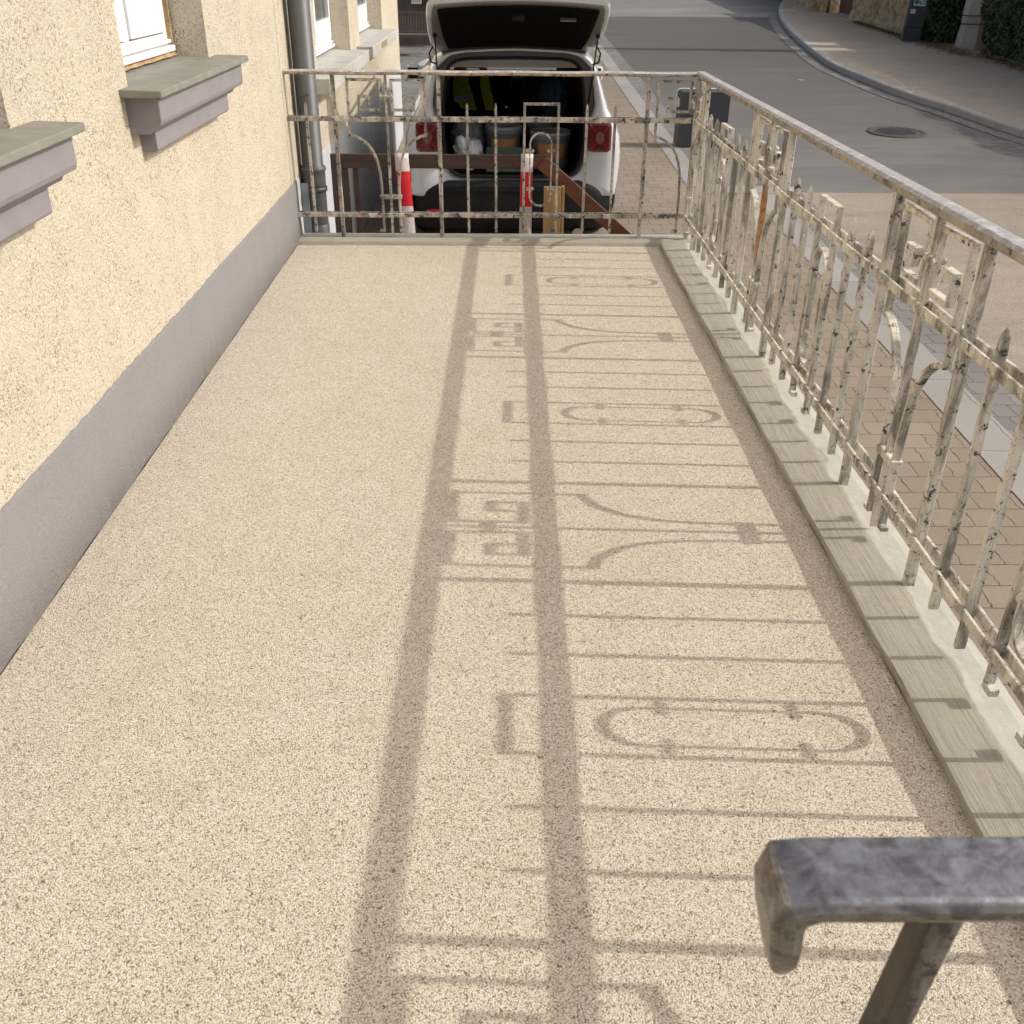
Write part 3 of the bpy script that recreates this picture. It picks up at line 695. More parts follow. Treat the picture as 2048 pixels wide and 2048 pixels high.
    def rails(s, u0, u1, step=.12):
        for nm, z, hh in (('middle_rail', .752, .028), ('bottom_rail', .172, .027)):
            mb = MB(); n = max(2, int(abs(u1-u0)/step))
            for v in (-.0205, .0205):
                vs = []
                for i in range(n+1):
                    u = u0+(u1-u0)*i/n
                    dz = .0018*math.sin(u*9+v*50)
                    for a, b in ((-.0055, -hh/2), (.0055, -hh/2), (.0055, hh/2), (-.0055, hh/2)): vs.append(s.mp(u, v+a, z+b+dz))
                mb.add(vs, [(4*i+a, 4*i+(a+1) % 4, 4*i+4+(a+1) % 4, 4*i+4+a) for i in range(n) for a in range(4)]+[(0,1,2,3), (4*n+3, 4*n+2, 4*n+1, 4*n)])
            s.b(mb, nm, .003)
    def handrail(s, pts, wide=False):
        """profile sweep in world coordinates; pts list of (u, z)"""
        mb = MB(); prof = [(-.028, -.010), (-.022, -.017), (.026, -.017), (.036, -.008), (.036, .006), (.026, .014), (-.016, .014), (-.027, .005)] if wide else [(-.026, -.008), (-.021, -.014), (.021, -.014), (.026, -.008), (.025, .004), (.015, .012), (-.015, .012), (-.025, .004)]
        vs = []; k = len(prof)
        for u, z in pts:
            for a, b in prof: vs.append(s.mp(u, a, z+b))
        mb.add(vs, [(k*i+j, k*i+(j+1) % k, k*i+k+(j+1) % k, k*i+k+j) for i in range(len(pts)-1) for j in range(k)]+[tuple(range(k))[::-1], tuple(k*(len(pts)-1)+j for j in range(k))], False)
        s.b(mb, 'handrail', .0025, 'rail_top')

RY, RX = 6.478, 1.218
# end railing (u = world x)
r0 = empty('end_railing', (-.05, RY, .02), 'peeling cream wrought iron railing across the far terrace end, before the car', 'railing')
end = Rail(r0, lambda u, v, z: (u+.05, v, z-.02), 'iron_far')
end.rails(-1.335, 1.196)
end.handrail([(-1.335+i*.1, 1.016+.0015*math.sin(i)) for i in range(26)]+[(1.243, 1.016)])
end.post(-1.018); end.post(-.376); end.post(.912)
end.key(-.697); end.key(1.205, True, False, False)
for u in (-1.192, -.200, -.023, .538, .716): end.picket(u, .066, .846)
end.portal(.153, .363); end.ring(.190, .326)
# side railing (u = world y)
YS = 6.478
def side_mp(u, v, z): return (RX+v - RX, u-3.5, z*(1+.0088*(YS-u)) - .02 if z > .03 else z-.02)
r1 = empty('side_railing', (RX, 3.5, .02), 'long cream wrought iron railing with flaking paint along the street side of the terrace', 'railing')
side = Rail(r1, side_mp, 'iron')
side.rails(.52, 6.478)
side.handrail([(6.50-i*.2, 1.017+.0004*math.sin(i*1.7)) for i in range(31)], True)
side.post(6.455); 
P = 1.885
side.key(6.505, True, False, True)
for k in range(3):
    top = 6.19-k*P
    # run from this post to the next key unit
    side.post(top)
    side.picket(top-.175); side.picket(top-.355); side.portal(top-.525, top-.735); side.ring(top-.562, top-.698); side.picket(top-.905); side.picket(top-1.08)
    side.post(top-1.25); side.key(top-1.568, mat='rusty' if k == 0 else None)
side.post(6.19-3*P)

# near gate rail end, very close to the camera
g = empty('gate_railing', (.75, .51, .02), 'worn bare metal handrail with a turned down tip in the lower right foreground', 'railing')
def gm(v): return Vector(v)-Vector((.75, .51, .02))
mb = MB(); ZT = 1.045
x0 = .211
# flat bar with rounded corners whose end is hammered down into a tip
segs = [((1.2, .513), ZT-.0125, .035, .0125), ((.9, .513), ZT-.0125, .035, .0125), ((.5, .513), ZT-.0125, .035, .0125), ((x0+.055, .513), ZT-.0125, .035, .0125), ((x0+.030, .513), ZT-.0125, .035, .0125)]
vs = []
def ringsec(c, ax, up, hw, hh):
    c, ax, up = Vector(c), Vector(ax), Vector(up); e = .30
    return [c+ax*(hw*a)+up*(hh*b) for a, b in ((-1+.12, -1), (1-.12, -1), (1, -e), (1, e), (1-.12, 1), (-1+.12, 1), (-1, e), (-1, -e))]
secs = []
for (x, y), z, hw, hh in segs: secs.append(ringsec((x, y, z), (0,1,0), (0,0,1), hw, hh))
secs.append(ringsec((x0+.012, .513, ZT-.0165), (0,1,0), Vector((-.62,0,.80)), .035, .0165))
secs.append(ringsec((x0+.007, .513, ZT-.034), (0,1,0), Vector((-1,0,.10)), .0345, .0135))
secs.append(ringsec((x0+.010, .511, ZT-.060), (0,1,0), Vector((-1,0,-.12)), .031, .0125))
secs.append(ringsec((x0+.015, .509, ZT-.092), (0,1,0), Vector((-1,0,-.14)), .019, .011))
secs.append(ringsec((x0+.017, .508, ZT-.108), (0,1,0), Vector((-1,0,-.14)), .010, .007))
for s_ in secs: vs += [gm(v) for v in s_]
k = 8; n = len(secs)
mb.add(vs, [(k*i+j, k*i+(j+1) % k, k*i+k+(j+1) % k, k*i+k+j) for i in range(n-1) for j in range(k)]+[tuple(range(k))[::-1], tuple(k*(n-1)+j for j in range(k))], False)
M['rail_bare'] = mat_bare(); M['iron_dark'] = mat_paint('dark_worn_paint', (.095,.078,.066), .03)
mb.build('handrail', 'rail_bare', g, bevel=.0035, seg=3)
mb = MB(); xp = .350
mb.bar(gm((xp, .513, ZT-.024)), gm((xp-.10, .513, .02)), .026, .030, up=(0,1,0)); mb.build('post', 'iron_dark', g, bevel=.003)
mb = MB(); mb.bar(gm((1.19, .505, ZT-.022)), gm((1.19, .505, .02)), .024, .03, up=(0,1,0)); mb.build('post', 'iron', g, bevel=.003)
mb = MB(); mb.box(*[q for q in (xp-.75, 1.19-.75)], -.017, -.005, .13, .155); mb.build('bottom_rail', 'iron', g, bevel=.003)

# ---------------------------------------------------------------- brown board barrier, tape and plank between terrace and car
by = 7.35
bar = empty('board_barrier', (-.4, by, G(by)), 'dark brown wooden board frame with a slanting right brace behind the end railing', 'barrier')
def bl(v): return Vector(v)-Vector((-.4, by, G(by)))
mb = MB(); mb.box(*(-1.20+.4, .38+.4), -.016, .016, .30-G(by), .395-G(by)); mb.build('top_board', 'darkwood', bar, bevel=.002)
mb = MB(); mb.box(*(-1.215+.4, -1.095+.4), .018, .05, 0, .39-G(by)); mb.build('post', 'darkwood', bar, bevel=.002)
mb = MB(); mb.box(*(-1.06+.4, -1.02+.4), .018, .045, 0, .30-G(by)); mb.build('inner_post', 'darkwood', bar, bevel=.002)
mb = MB(); mb.bar(bl((.30, by-.034, .352)), bl((1.55, by-.034, -.70)), .036, .098, up=(0,0,1)); mb.build('brace', 'redwood', bar, bevel=.002)
mb = MB(); mb.add([bl((.10, by-.020, .345)), bl((.14, by-.020, .355)), bl((.36, by-.020, .385)), bl((.36, by-.020, .305)), bl((.16, by-.020, .315)), bl((.13, by-.020, .32)),
                  bl((.10, by-.0165, .345)), bl((.14, by-.0165, .355)), bl((.36, by-.0165, .385)), bl((.36, by-.0165, .305)), bl((.16, by-.0165, .315)), bl((.13, by-.0165, .32))],
                 [(0,1,2,3,4,5),(11,10,9,8,7,6)]+[(i,i+6,(i+1)%6+6,(i+1)%6) for i in range(6)]); mb.build('corner_patch', 'redwood', bar)
mb = MB(); mb.box(*(-.8+.4, -.78+.4), -.014, .01, .268-G(by), .298-G(by)); mb.build('bolt', 'cladding', bar)
def tape(x, w, lab):
    mb = MB(); pts = [(by+.020, .20), (by+.022, .38), (by+.016, .401), (by-.018, .401), (by-.026, .37), (by-.030, .2), (by-.034, 0), (by-.04, -.3), (by-.05, -.62)]
    vs = []
    for i, (y, z) in enumerate(pts):
        tt = max(0, (.4-z)); xx = x+.05*tt*(1 if x < 0 else -.25); ww = w*(1+.1*tt)
        vs += [(xx-ww/2, y, z), (xx-ww*.15, y-.004*math.sin(i*2), z), (xx+ww/2, y, z)]
    mb.add(vs, [(3*i+j, 3*i+j+1, 3*i+j+4, 3*i+j+3) for i in range(len(pts)-1) for j in range(2)], True)
    o = mb.build('barrier_tape', 'tape'); s_ = o.modifiers.new('thick', 'SOLIDIFY'); s_.thickness = .0015
    tag(o, lab, 'barrier tape', 'striped tapes hung over the brown board')
tape(-.70, .098, 'red and white tape hanging over the board on its left half, beside the key scrolls')
tape(.195, .086, 'red and white tape hanging over the board on its right half, beside the oval ring')
o = MB().box(.315, .44, 7.20, 7.222, G(7.2), .205).build('pine_plank', 'pine', None, bevel=.003)
tag(o, 'pale pine plank standing upright behind the oval ring of the end railing', 'plank')
o = MB().box(.445, .462, 7.20, 7.26, G(7.2), .205).build('pine_batten', 'pine', None, bevel=.003)
tag(o, 'narrow pine batten standing right against the wider pale plank', 'plank')

# ---------------------------------------------------------------- car
CARX, CARY = .117, 8.8
car = empty('parked_car', (CARX, CARY, G(CARY)+.004), 'white compact car with its tailgate wide open, parked behind the end railing', 'car', rot=(math.atan(.03), 0, R(1.4)))
half = [(.80,.24),(.885,.36),(.905,.50),(.925,.68),(.932,.84),(.915,.98),(.88,1.07),(.845,1.12),(.80,1.20),(.755,1.33),(.70,1.49),(.655,1.575),(.58,1.625),(.45,1.65),(.22,1.662),(0,1.668)]
def section(y):
    out = []
    for x, z in half:
        if z > 1.1:
            # roof falls into windscreen and bonnet
            if y <= 2.75: top = 1.668-.0*(y)
            elif y <= 3.45: top = 1.668-(y-2.75)/.7*.60
            else: top = 1.068-(y-3.45)/.8*.12
            z = 1.10+(z-1.1)*(max(top, 1.102)-1.10)/.568 if top > 1.10 else 1.10-(1.10-top)*min(1, (z-1.1)/.3)
            if y > 2.75: x = x+(.80*x/.80-x)*0 + (x*.16 if z < 1.5 and x > .3 else 0)*min(1, (y-2.75)/.7)
        if y < .10: x *= (.975+.025*y/.10)
        if y > 3.7: x *= 1-.10*((y-3.7)/.5)**2
        out.append((x, z))
    return out
ysec = [.0, .04, .12, .35, .8, 1.2, 1.6, 2.0, 2.4, 2.75, 2.95, 3.2, 3.45, 3.7, 3.95, 4.12, 4.2]
rows = []
for y in ysec:
    s_ = section(y); rows.append([(x, y, z) for x, z in s_]+[(-x, y, z) for x, z in s_[-2::-1]])
k = len(rows[0]); body = MB(); glassL = MB()
allv = [v for r_ in rows for v in r_]; fs = []; gf = []; wf = []; cf_ = []
for i in range(len(rows)-1):
    for j in range(k-1):
        y = (ysec[i]+ysec[i+1])/2; jj = j if j < 15 else k-2-j
        q = (i*k+j, i*k+j+1, i*k+k+j+1, i*k+k+j)
        if 2.75 < y < 3.45 and jj >= 10: wf.append(q)
        elif .35 < y < 2.75 and jj in (8, 9) : gf.append(q)
        elif jj <= 1: cf_.append(q)
        else: fs.append(q)
fs.append(tuple((len(rows)-1)*k+j for j in range(k))[::-1])
body.add(allv, fs, True)
bo = body.build('body', 'carwhite', car)
m_ = bo.modifiers.new('edge', 'EDGE_SPLIT'); m_.split_angle = R(35)
for sgn in (0, 1): mb = MB(); mb.add(allv, [q for q in cf_ if (q[0] % k < 15) == (sgn == 0)], True); mb.build('lower_cladding', 'cladding', car)
hk = len(gf)//2
for sgn in (0, 1): mb = MB(); mb.add(allv, [q for q in gf if (q[0] % k < 15) == (sgn == 0)], True); mb.build('side_glass', 'darkglass', car)
mb = MB(); mb.add(allv, wf, True); mb.build('windscreen', 'glass', car)
# rear frame between outline and opening
def opening(n=72, inset=0.0):
    pts = []
    key_ = [(0,1.60),(.40,1.592),(.50,1.572),(.555,1.52),(.585,1.35),(.605,1.12),(.605,.95),(.585,.80),(.545,.70),(.47,.655),(0,.65)]
    c = (0, 1.1)
    full = key_+[(-x, z) for x, z in key_[-2:0:-1]]
    return [Vector((x*(1+inset), 0, c[1]+(z-c[1])*(1+inset))) for x, z in full]
def sample(poly, ang, c=(0, 1.1)):
    d = Vector((math.sin(ang), math.cos(ang))); best = None
    for i in range(len(poly)):
        a, b = poly[i], poly[(i+1) % len(poly)]; p = Vector((a[0]-c[0], a[1]-c[1])); e = Vector((b[0]-a[0], b[1]-a[1]))
        den = d.x*e.y-d.y*e.x
        if abs(den) < 1e-9: continue
        t = (p.x*e.y-p.y*e.x)/den; u = (p.x*d.y-p.y*d.x)/den
        if t > 0 and -1e-6 <= u <= 1+1e-6 and (best is None or t < best): best = t
    return Vector((c[0]+d.x*best, c[1]+d.y*best))
s0 = section(0); outer = [(x, z) for x, z in s0][::-1]; outer = [p for p in outer]; outer = outer+[(-x, z) for x, z in outer[-1:0:-1]]
NA = 96; op = [(v.x, v.z) for v in opening()]
mb = MB(); vs = []
JW = {}
levels = [(0, -.0, 1), (.25, -.030, 1), (.6, -.045, 1), (.85, -.035, 1), (1, 0, 1)]
for t, dy, _ in levels:
    for i in range(NA):
        a = 2*math.pi*i/NA; p0_ = sample(op, a); d_ = sample(outer, a)-p0_; wj = .022+.05*max(0, min(1, (p0_.y-1.10)/.12))*(1 if p0_.y < 1.52 else .35); wj = min(wj, d_.length*.8); q0 = p0_+d_.normalized()*wj; JW[i] = (p0_, q0); p = q0.lerp(sample(outer, a), t); vs.append((p.x, dy+(.03 if t == 0 else 0), max(.50, p.y)))
mb.add(vs, [(l*NA+i, l*NA+(i+1) % NA, (l+1)*NA+(i+1) % NA, (l+1)*NA+i) for l in range(4) for i in range(NA)], True)
mb.build('rear_frame', 'carwhite', car)
ring_pts = [sample(op, 2*math.pi*i/NA) for i in range(NA)]
mb = MB(); vs = [(JW[i][1].x*1.003, .002, JW[i][1].y) for i in range(NA)]+[(JW[i][1].x*.995, .035, JW[i][1].y) for i in range(NA)]+[(JW[i][0].x, .030, JW[i][0].y) for i in range(NA)]
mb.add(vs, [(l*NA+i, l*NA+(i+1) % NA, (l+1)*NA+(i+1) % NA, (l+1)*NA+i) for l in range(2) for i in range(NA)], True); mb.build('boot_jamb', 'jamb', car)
mb = MB(); mb.tube([(p.x*.985, -.012, 1.1+(p.y-1.1)*.985) for p in ring_pts], .013, 8, closed=True); mb.build('door_seal', 'rubber', car)
# light metal gutter round the opening
mb = MB(); vs = []
for s_, y in ((1.0, .03), (.965, .12), (.95, .14)):
    for p in ring_pts: vs.append((p.x*s_, y, 1.1+(p.y-1.1)*s_))
mb.add(vs, [(l*NA+i, l*NA+(i+1) % NA, (l+1)*NA+(i+1) % NA, (l+1)*NA+i) for l in range(2) for i in range(NA)], True); mb.build('opening_flange', 'trim', car)
# interior: side walls, floor, headliner, bulkheads
mb = MB(); mb.box(-.62, -.60, .14, 3.3, .30, 1.50); mb.box(.60, .62, .14, 3.3, .30, 1.50); mb.box(-.60, .60, .10, 1.5, .62, .66); mb.box(-.6, .6, 1.5, 3.4, .38, .42); mb.box(-.6, .6, 3.36, 3.4, .42, 1.02)
mb.build('interior_trim', 'trim', car)
mb = MB(); mb.box(-.595, .595, .16, 2.72, 1.555, 1.585); mb.box(-.56, .56, .13, .16, 1.50, 1.60); mb.build('headliner', 'liner', car, bevel=.01)
# dashboard
db = MB().box(-.60, .60, 2.95, 3.3, .62, 1.05).build('dashboard', 'trim', car, bevel=.05, seg=3)
MB().box(-.17, .09, 2.90, 2.945, .86, 1.12).build('screen_surround', 'rubber', db, bevel=.03)
MB().box(-.145, .065, 2.888, 2.899, .90, 1.09).build('touchscreen', 'screen', db)
mb = MB(); c0 = Vector((-.36, 2.78, 1.02)); mb.tube([c0+Vector((.18*math.cos(t), .06*math.sin(t), .17*math.sin(t))) for t in [2*math.pi*i/28 for i in range(28)]], .014, 8, closed=True)
mb.bar(c0+Vector((-.17,0,0)), c0+Vector((.17,0,0)), .03, .03); mb.bar(c0, c0+Vector((0,.2,-.1)), .05, .05); mb.build('steering_wheel', 'trim', car)
MB().tube([(.0, 2.45, .55), (.01, 2.45, .80)], .012, 8).ball((.01, 2.45, .815), .022).build('gear_lever', 'chrome', car)
for sx in (-.36, .36):
    mb = MB(); mb.add([(sx+x, y, z) for x, y, z in ((-.22,1.98,.62),(.22,1.98,.62),(.23,1.86,1.05),(.17,1.83,1.26),(-.17,1.83,1.26),(-.23,1.86,1.05),(-.22,2.12,.62),(.22,2.12,.62),(.23,1.98,1.05),(.17,1.93,1.26),(-.17,1.93,1.26),(-.23,1.98,1.05))],
        [(0,1,2,5),(5,2,3,4),(6,11,8,7),(11,10,9,8),(0,6,7,1),(1,7,8,2),(2,8,9,3),(3,9,10,4),(4,10,11,5),(5,11,6,0)])
    st = mb.build('front_seat', 'seatfab', car, bevel=.04, seg=3)
    mb = MB(); mb.box(sx-.13, sx+.13, 1.82, 1.93, 1.31, 1.47); hr = mb.build('headrest', 'seatfab', st, bevel=.035, seg=3)
    MB().box(sx-.22, sx+.22, 2.0, 2.5, .48, .64).build('cushion', 'seatfab', st, bevel=.04)
MB().box(-.56, .56, 1.05, 1.42, .67, .80).build('folded_rear_seat', 'seatfab', car, bevel=.03)
# bumper, cladding
mb = MB(); nx = 24; prof = [(-.01, .15, .625), (-.060, .62, .612), (-.090, .57, .59), (-.100, .52, .53), (-.105, .40, .40), (-.10, .30, .30), (-.05, .20, .22), (.10, .18, .20)]
vs = []
for i in range(nx+1):
    u = -1+2*i/nx; x = .912*math.copysign(min(1, abs(u)*1.06), u); bulge = (1-abs(u)**7); side_ = max(0, (abs(u)-.62)/.38)
    for y, _, z in prof:
        zz = z-(.075*min(1, side_*1.6) if z > .5 else 0); vs.append((x*(1.0 if z > .3 else .97), y*bulge+.16*(1-bulge), zz))
k2 = len(prof); mb.add(vs, [(k2*i+j, k2*i+j+1, k2*i+k2+j+1, k2*i+k2+j) for i in range(nx) for j in range(k2-1)], True)
bm_ = mb.build('rear_bumper', 'cladding', car); e_ = bm_.modifiers.new('edge', 'EDGE_SPLIT'); e_.split_angle = R(40)
MB().box(-.50, .50, -.104, -.06, .545, .565).build('bumper_step', 'rubber', bm_, bevel=.004)
MB().box(-.42, .42, -.108, -.09, .22, .235).build('lower_slot', 'trim', bm_)
for sx in (-1, 1): MB().box(sx*.70-.055, sx*.70+.055, -.112, -.07, .352, .402).build('reflector', 'lampred', bm_, bevel=.01)
MB().tube([(.56, -.13, .20), (.56, .15, .21)], .045, 16).build('exhaust_tip', 'chrome', car)
for sx in (-1, 1):
    mb = MB(); mb.box(sx*.905-.02, sx*.905+.02, .75, 3.0, .24, .40); mb.build('sill_cladding', 'cladding', car, bevel=.015)
# lamps
for sx in (-1, 1):
    c = Vector((sx*.725, -.035, .985)); W_, H_ = .098, .118
    def rr(w_, h_, r_, y, skew=0):
        out = []
        for qx, qz, a0_ in ((1,1,0),(-1,1,90),(-1,-1,180),(1,-1,270)):
            for a in (0, 30, 60, 90): out.append(Vector((c.x+qx*(w_-r_)+r_*math.cos(R(a0_+a)), c.y+y, c.z+qz*(h_-r_)+r_*math.sin(R(a0_+a)))))
        return out
    mb = MB(); a, b = rr(W_+.006, H_+.006, .035, .03), rr(W_, H_, .035, -.014); d = rr(W_-.02, H_-.02, .03, -.026); vs = a+b+d; q = 16
    mb.add(vs, [(l*q+i, l*q+(i+1) % q, (l+1)*q+(i+1) % q, (l+1)*q+i) for l in range(2) for i in range(q)]+[tuple(2*q+i for i in range(q))], False)
    lp = mb.build('tail_lamp', 'lamp', car)
    mb = MB()
    for s1, s2 in ((1,1),(1,-1),(-1,1),(-1,-1)): mb.bar(c+Vector((s1*.035, -.030, s2*.045)), c+Vector((s1*.072, -.030, s2*.090)), .012, .006, up=(0,1,0))
    mb.build('cross_mark', 'lampred', lp)
    mb = MB(); o8 = [Vector((c.x+.040*math.cos(R(22.5+45*i)), c.y-.034, c.z+.052*math.sin(R(22.5+45*i)))) for i in range(8)]
    o9 = [v+Vector((0, .02, 0)) for v in o8]; mb.add(o8+o9, [tuple(range(8))]+[(i, i+8, (i+1) % 8+8, (i+1) % 8) for i in range(8)]); mb.build('clear_lens', 'lampclear', lp)
# wheels
def wheel(x, y):
    s_ = 1 if x > 0 else -1
    wm = MB(); wm.lathe([(.20, -.10), (.30, -.105), (.335, -.08), (.345, -.03), (.345, .03), (.335, .08), (.30, .105), (.20, .10)], (x, y, .345), 32, 'x')
    wo = wm.build('wheel', 'tyre', car)
    rm = MB(); rm.lathe([(.001, s_*.06), (.05, s_*.07), (.06, s_*.05), (.19, s_*.06), (.205, s_*.095), (.215, s_*.10)], (x, y, .345), 32, 'x')
    for i in range(5):
        a = 2*math.pi*i/5; rm.bar((x+s_*.075, y+.04*math.cos(a), .345+.04*math.sin(a)), (x+s_*.085, y+.19*math.cos(a), .345+.19*math.sin(a)), .05, .03, up=(1,0,0))
    rm.build('rim', 'alloy', wo)
    ar = MB(); pts = [(x+s_*.105, y+.40*math.cos(R(a)), .345+.40*math.sin(R(a))) for a in range(0, 181, 12)]
    ar.tube(pts, .035, 8); ar.build('wheel_arch', 'cladding', car)
for x in (-.80, .80):
    for y in (.78, 3.33): wheel(x, y)
# mirrors
for sx in (-1, 1):
    m1 = MB(); m1.box(sx*.93-.02, sx*1.06 if sx > 0 else sx*.93+.02, 2.70, 2.82, 1.05, 1.20) if sx > 0 else m1.box(-1.06, -.91, 2.70, 2.82, 1.05, 1.20)
    mo = m1.build('door_mirror', 'carwhite', car, bevel=.035, seg=3)
    MB().box(sx*.98-.055, sx*.98+.055, 2.690, 2.699, 1.07, 1.18).build('mirror_glass', 'screen', mo, bevel=.003)
    MB().box(min(sx*.86, sx*.93), max(sx*.86, sx*.93), 2.74, 2.80, 1.04, 1.08).build('mirror_foot', 'cladding', mo)
# roof rails
for sx in (-1, 1): MB().tube([(sx*.60, .25, 1.63), (sx*.60, .35, 1.68), (sx*.60, 1.4, 1.70), (sx*.60, 2.4, 1.68), (sx*.60, 2.5, 1.63)], .014, 8).build('roof_rail', 'cladding', car)
# open tailgate: hinge at the roof edge, swung up and back towards the viewer
tg_prof = [(.16, 1.655, .60), (.02, 1.680, .645), (-.16, 1.735, .665), (-.40, 1.85, .675), (-.62, 1.965, .672), (-.77, 2.035, .662), (-.80, 2.062, .645)]
def tgs(i, u, lift):
    y, z, hw = tg_prof[i]; x = hw*u
    return Vector((x, y+lift*-.35+(.05*u*u if i > 4 else .0), z+lift-.035*u*u))
mb = MB(); nu = 16; vs = []
for lift in (0, .055):
    for i in range(len(tg_prof)):
        for j in range(nu+1):
            u = -1+2*j/nu; p = tgs(i, u*(1.0 if lift == 0 else 1.015), lift*(1-.5*u**8)); vs.append(p)
W1 = nu+1; n1 = len(tg_prof)*W1
fs = []
for i in range(len(tg_prof)-1):
    for j in range(nu):
        a = i*W1+j; fs += [(a, a+1, a+W1+1, a+W1), (n1+a, n1+a+W1, n1+a+W1+1, n1+a+1)]
for j in range(nu): fs += [(j, n1+j, n1+j+1, j+1), ((len(tg_prof)-1)*W1+j, (len(tg_prof)-1)*W1+j+1, n1+(len(tg_prof)-1)*W1+j+1, n1+(len(tg_prof)-1)*W1+j)]
for i in range(len(tg_prof)-1):
    for j in (0, nu): a = i*W1+j; fs.append((a, a+W1, n1+a+W1, n1+a))
mb.add(vs, fs, False); tgo = mb.build('tailgate', 'carwhite', car, bevel=.006)
# inner face: beige metal frame and black trim
def patch(name, i0, i1, w0, w1, drop, mat, parent, bev=.006, th=.012):
    mb = MB(); vs = []; nn = 12
    for off in (0, th):
        for q in range(7):
            t = i0+(i1-i0)*q/6; a = int(min(t, len(tg_prof)-1.001)); f = t-a; wf = w0+(w1-w0)*q/6
            for j in range(nn+1):
                u = (-1+2*j/nn)*wf; p = tgs(a, u, 0).lerp(tgs(a+1, u, 0), f); vs.append(p+Vector((0, -.25*(drop+off), -(drop+off))))
    A = 7*(nn+1); fs = []
    for q in range(6):
        for j in range(nn): a = q*(nn+1)+j; fs += [(a, a+1, a+nn+2, a+nn+1), (A+a, A+a+nn+1, A+a+nn+2, A+a+1)]
    for j in range(nn): fs += [(j, A+j, A+j+1, j+1), (6*(nn+1)+j, 6*(nn+1)+j+1, A+6*(nn+1)+j+1, A+6*(nn+1)+j)]
    for q in range(6):
        for j in (0, nn): a = q*(nn+1)+j; fs.append((a, a+nn+1, A+a+nn+1, A+a))
    mb.add(vs, fs, False); return mb.build(name, mat, parent, bevel=bev)
patch('inner_frame', .05, 5.85, .965, .955, .003, 'carbeige', tgo)
tp = patch('trim_panel', 1.75, 5.35, .81, .905, .016, 'trim', tgo, .012, .02)
pL = tgs(4, .0, 0)+Vector((0, -.06, -.075)); 
o = MB().box(-.045, .045, -.02, .02, -.05, .05).build('latch', 'cladding', tgo, bevel=.01); o.location = tgs(5, 0, 0)+Vector((0, .07, -.075)); o.rotation_euler = (R(-50), 0, 0)
o = MB().box(-.06, .06, -.006, .006, -.022, .022).build('grab_handle', 'carbeige', tgo, bevel=.006); o.location = tgs(4, .55, 0)+Vector((0, -.055, -.028)); o.rotation_euler = (R(-62), 0, 0)
for sx in (-1, 1):
    mb = MB(); top_ = tgs(3, sx*.93, 0)+Vector((0, 0, -.03)); low = Vector((sx*.612, -.02, 1.16)); mid_ = top_.lerp(low, .45)
    mb.tube([top_, mid_], .006, 8); mb.tube([mid_, low], .0115, 8); mb.ball(top_, .018, 8); mb.ball(low, .016, 8)
    mb.build('gas_strut', 'rubber', car)
    mb = MB(); p0 = tgs(2, sx*.98, 0); mb.tube([p0+Vector((0, 0, -.01)), p0+Vector((sx*.03, .0, -.06)), p0+Vector((sx*.025, .05, -.13)), p0+Vector((-sx*.02, .09, -.15))], .007, 6); mb.build('cable_gaiter', 'rubber', tgo)
for x in (-.21, -.07, .07, .21): 
    o = MB().box(-.002, .002, -.02, .02, -.002, .0).build('clip_mark', 'trim', tgo); o.location = tgs(1, x/.645, 0)+Vector((0, 0, -.019))
for sx in (-1, 1): MB().bar((sx*.38, .12, 1.645), (sx*.38, .0, 1.672), .07, .012).build('hinge', 'carwhite', car)

# things carried in the boot
def C(v): # car local -> world
    a = math.atan(.03); x, y, z = v
    return (CARX+x, CARY+y*math.cos(a)-z*math.sin(a), G(CARY)+.004+y*math.sin(a)+z*math.cos(a))
def bucket(x, y, z, r_, h_, label):
    b = empty('paint_bucket', C((x, y, z)), label, 'bucket', 'grey paint buckets in the car boot')
    mb = MB(); mb.lathe([(.001, 0), (r_*.86, 0), (r_*.90, .01), (r_*.97, h_-.06), (r_*1.03, h_-.055), (r_*1.03, h_-.045), (r_*.98, h_-.04), (r_*.98, h_-.02)], n=28); mb.build('pail', 'bucket', b)
    mb = MB(); mb.lathe([(r_*1.04, h_-.03), (r_*1.05, h_-.025), (r_*1.05, h_-.006), (r_*1.0, h_), (r_*.93, h_-.002), (r_*.92, h_-.010), (.001, h_-.010)], n=28); mb.build('lid', 'bucketlid', b)
    mb = MB(); vs = []
    for z_ in (h_*.30, h_*.70):
        for i in range(13):
            a = R(-90-45+7.5*i); rr_ = r_*(.90+.07*z_/h_)+.003; vs.append((rr_*math.cos(a), rr_*math.sin(a), z_))
    mb.add(vs, [(i, i+1, i+14, i+13) for i in range(12)], True); mb.build('label', 'label', b)
    mb = MB(); mb.tube([(r_*1.04*math.cos(t), r_*1.04*math.sin(t)*.4-.02-r_*.6*math.sin(t), h_-.06-.05*math.sin(t)) for t in [math.pi*i/12 for i in range(13)]], .003, 6); mb.build('handle', 'zinc', b)
bucket(-.085, .46, .665, .158, .33, 'grey lidded bucket left of centre in the car boot, behind the green crate')
bucket(.330, .36, .665, .172, .305, 'grey lidded bucket standing at the right side of the car boot')
bucket(.26, .80, .665, .150, .33, 'grey lidded bucket farther back in the boot, behind the right hand one')
cr = empty('plastic_crate', C((-.03, .20, .665)), 'low green plastic crate at the front edge of the car boot', 'crate')
mb = MB(); w_, d_, h_ = .205, .085, .175
for b_ in ((-w_, w_, -d_, -d_+.006, 0, h_*.72), (-w_, w_, d_-.006, d_, 0, h_), (-w_, -w_+.006, -d_+.006, d_-.006, 0, h_), (w_-.006, w_, -d_+.006, d_-.006, 0, h_), (-w_+.006, w_-.006, -d_+.006, d_-.006, 0, .006)): mb.box(*b_)
mb.build('tub', 'crate', cr, bevel=.002)
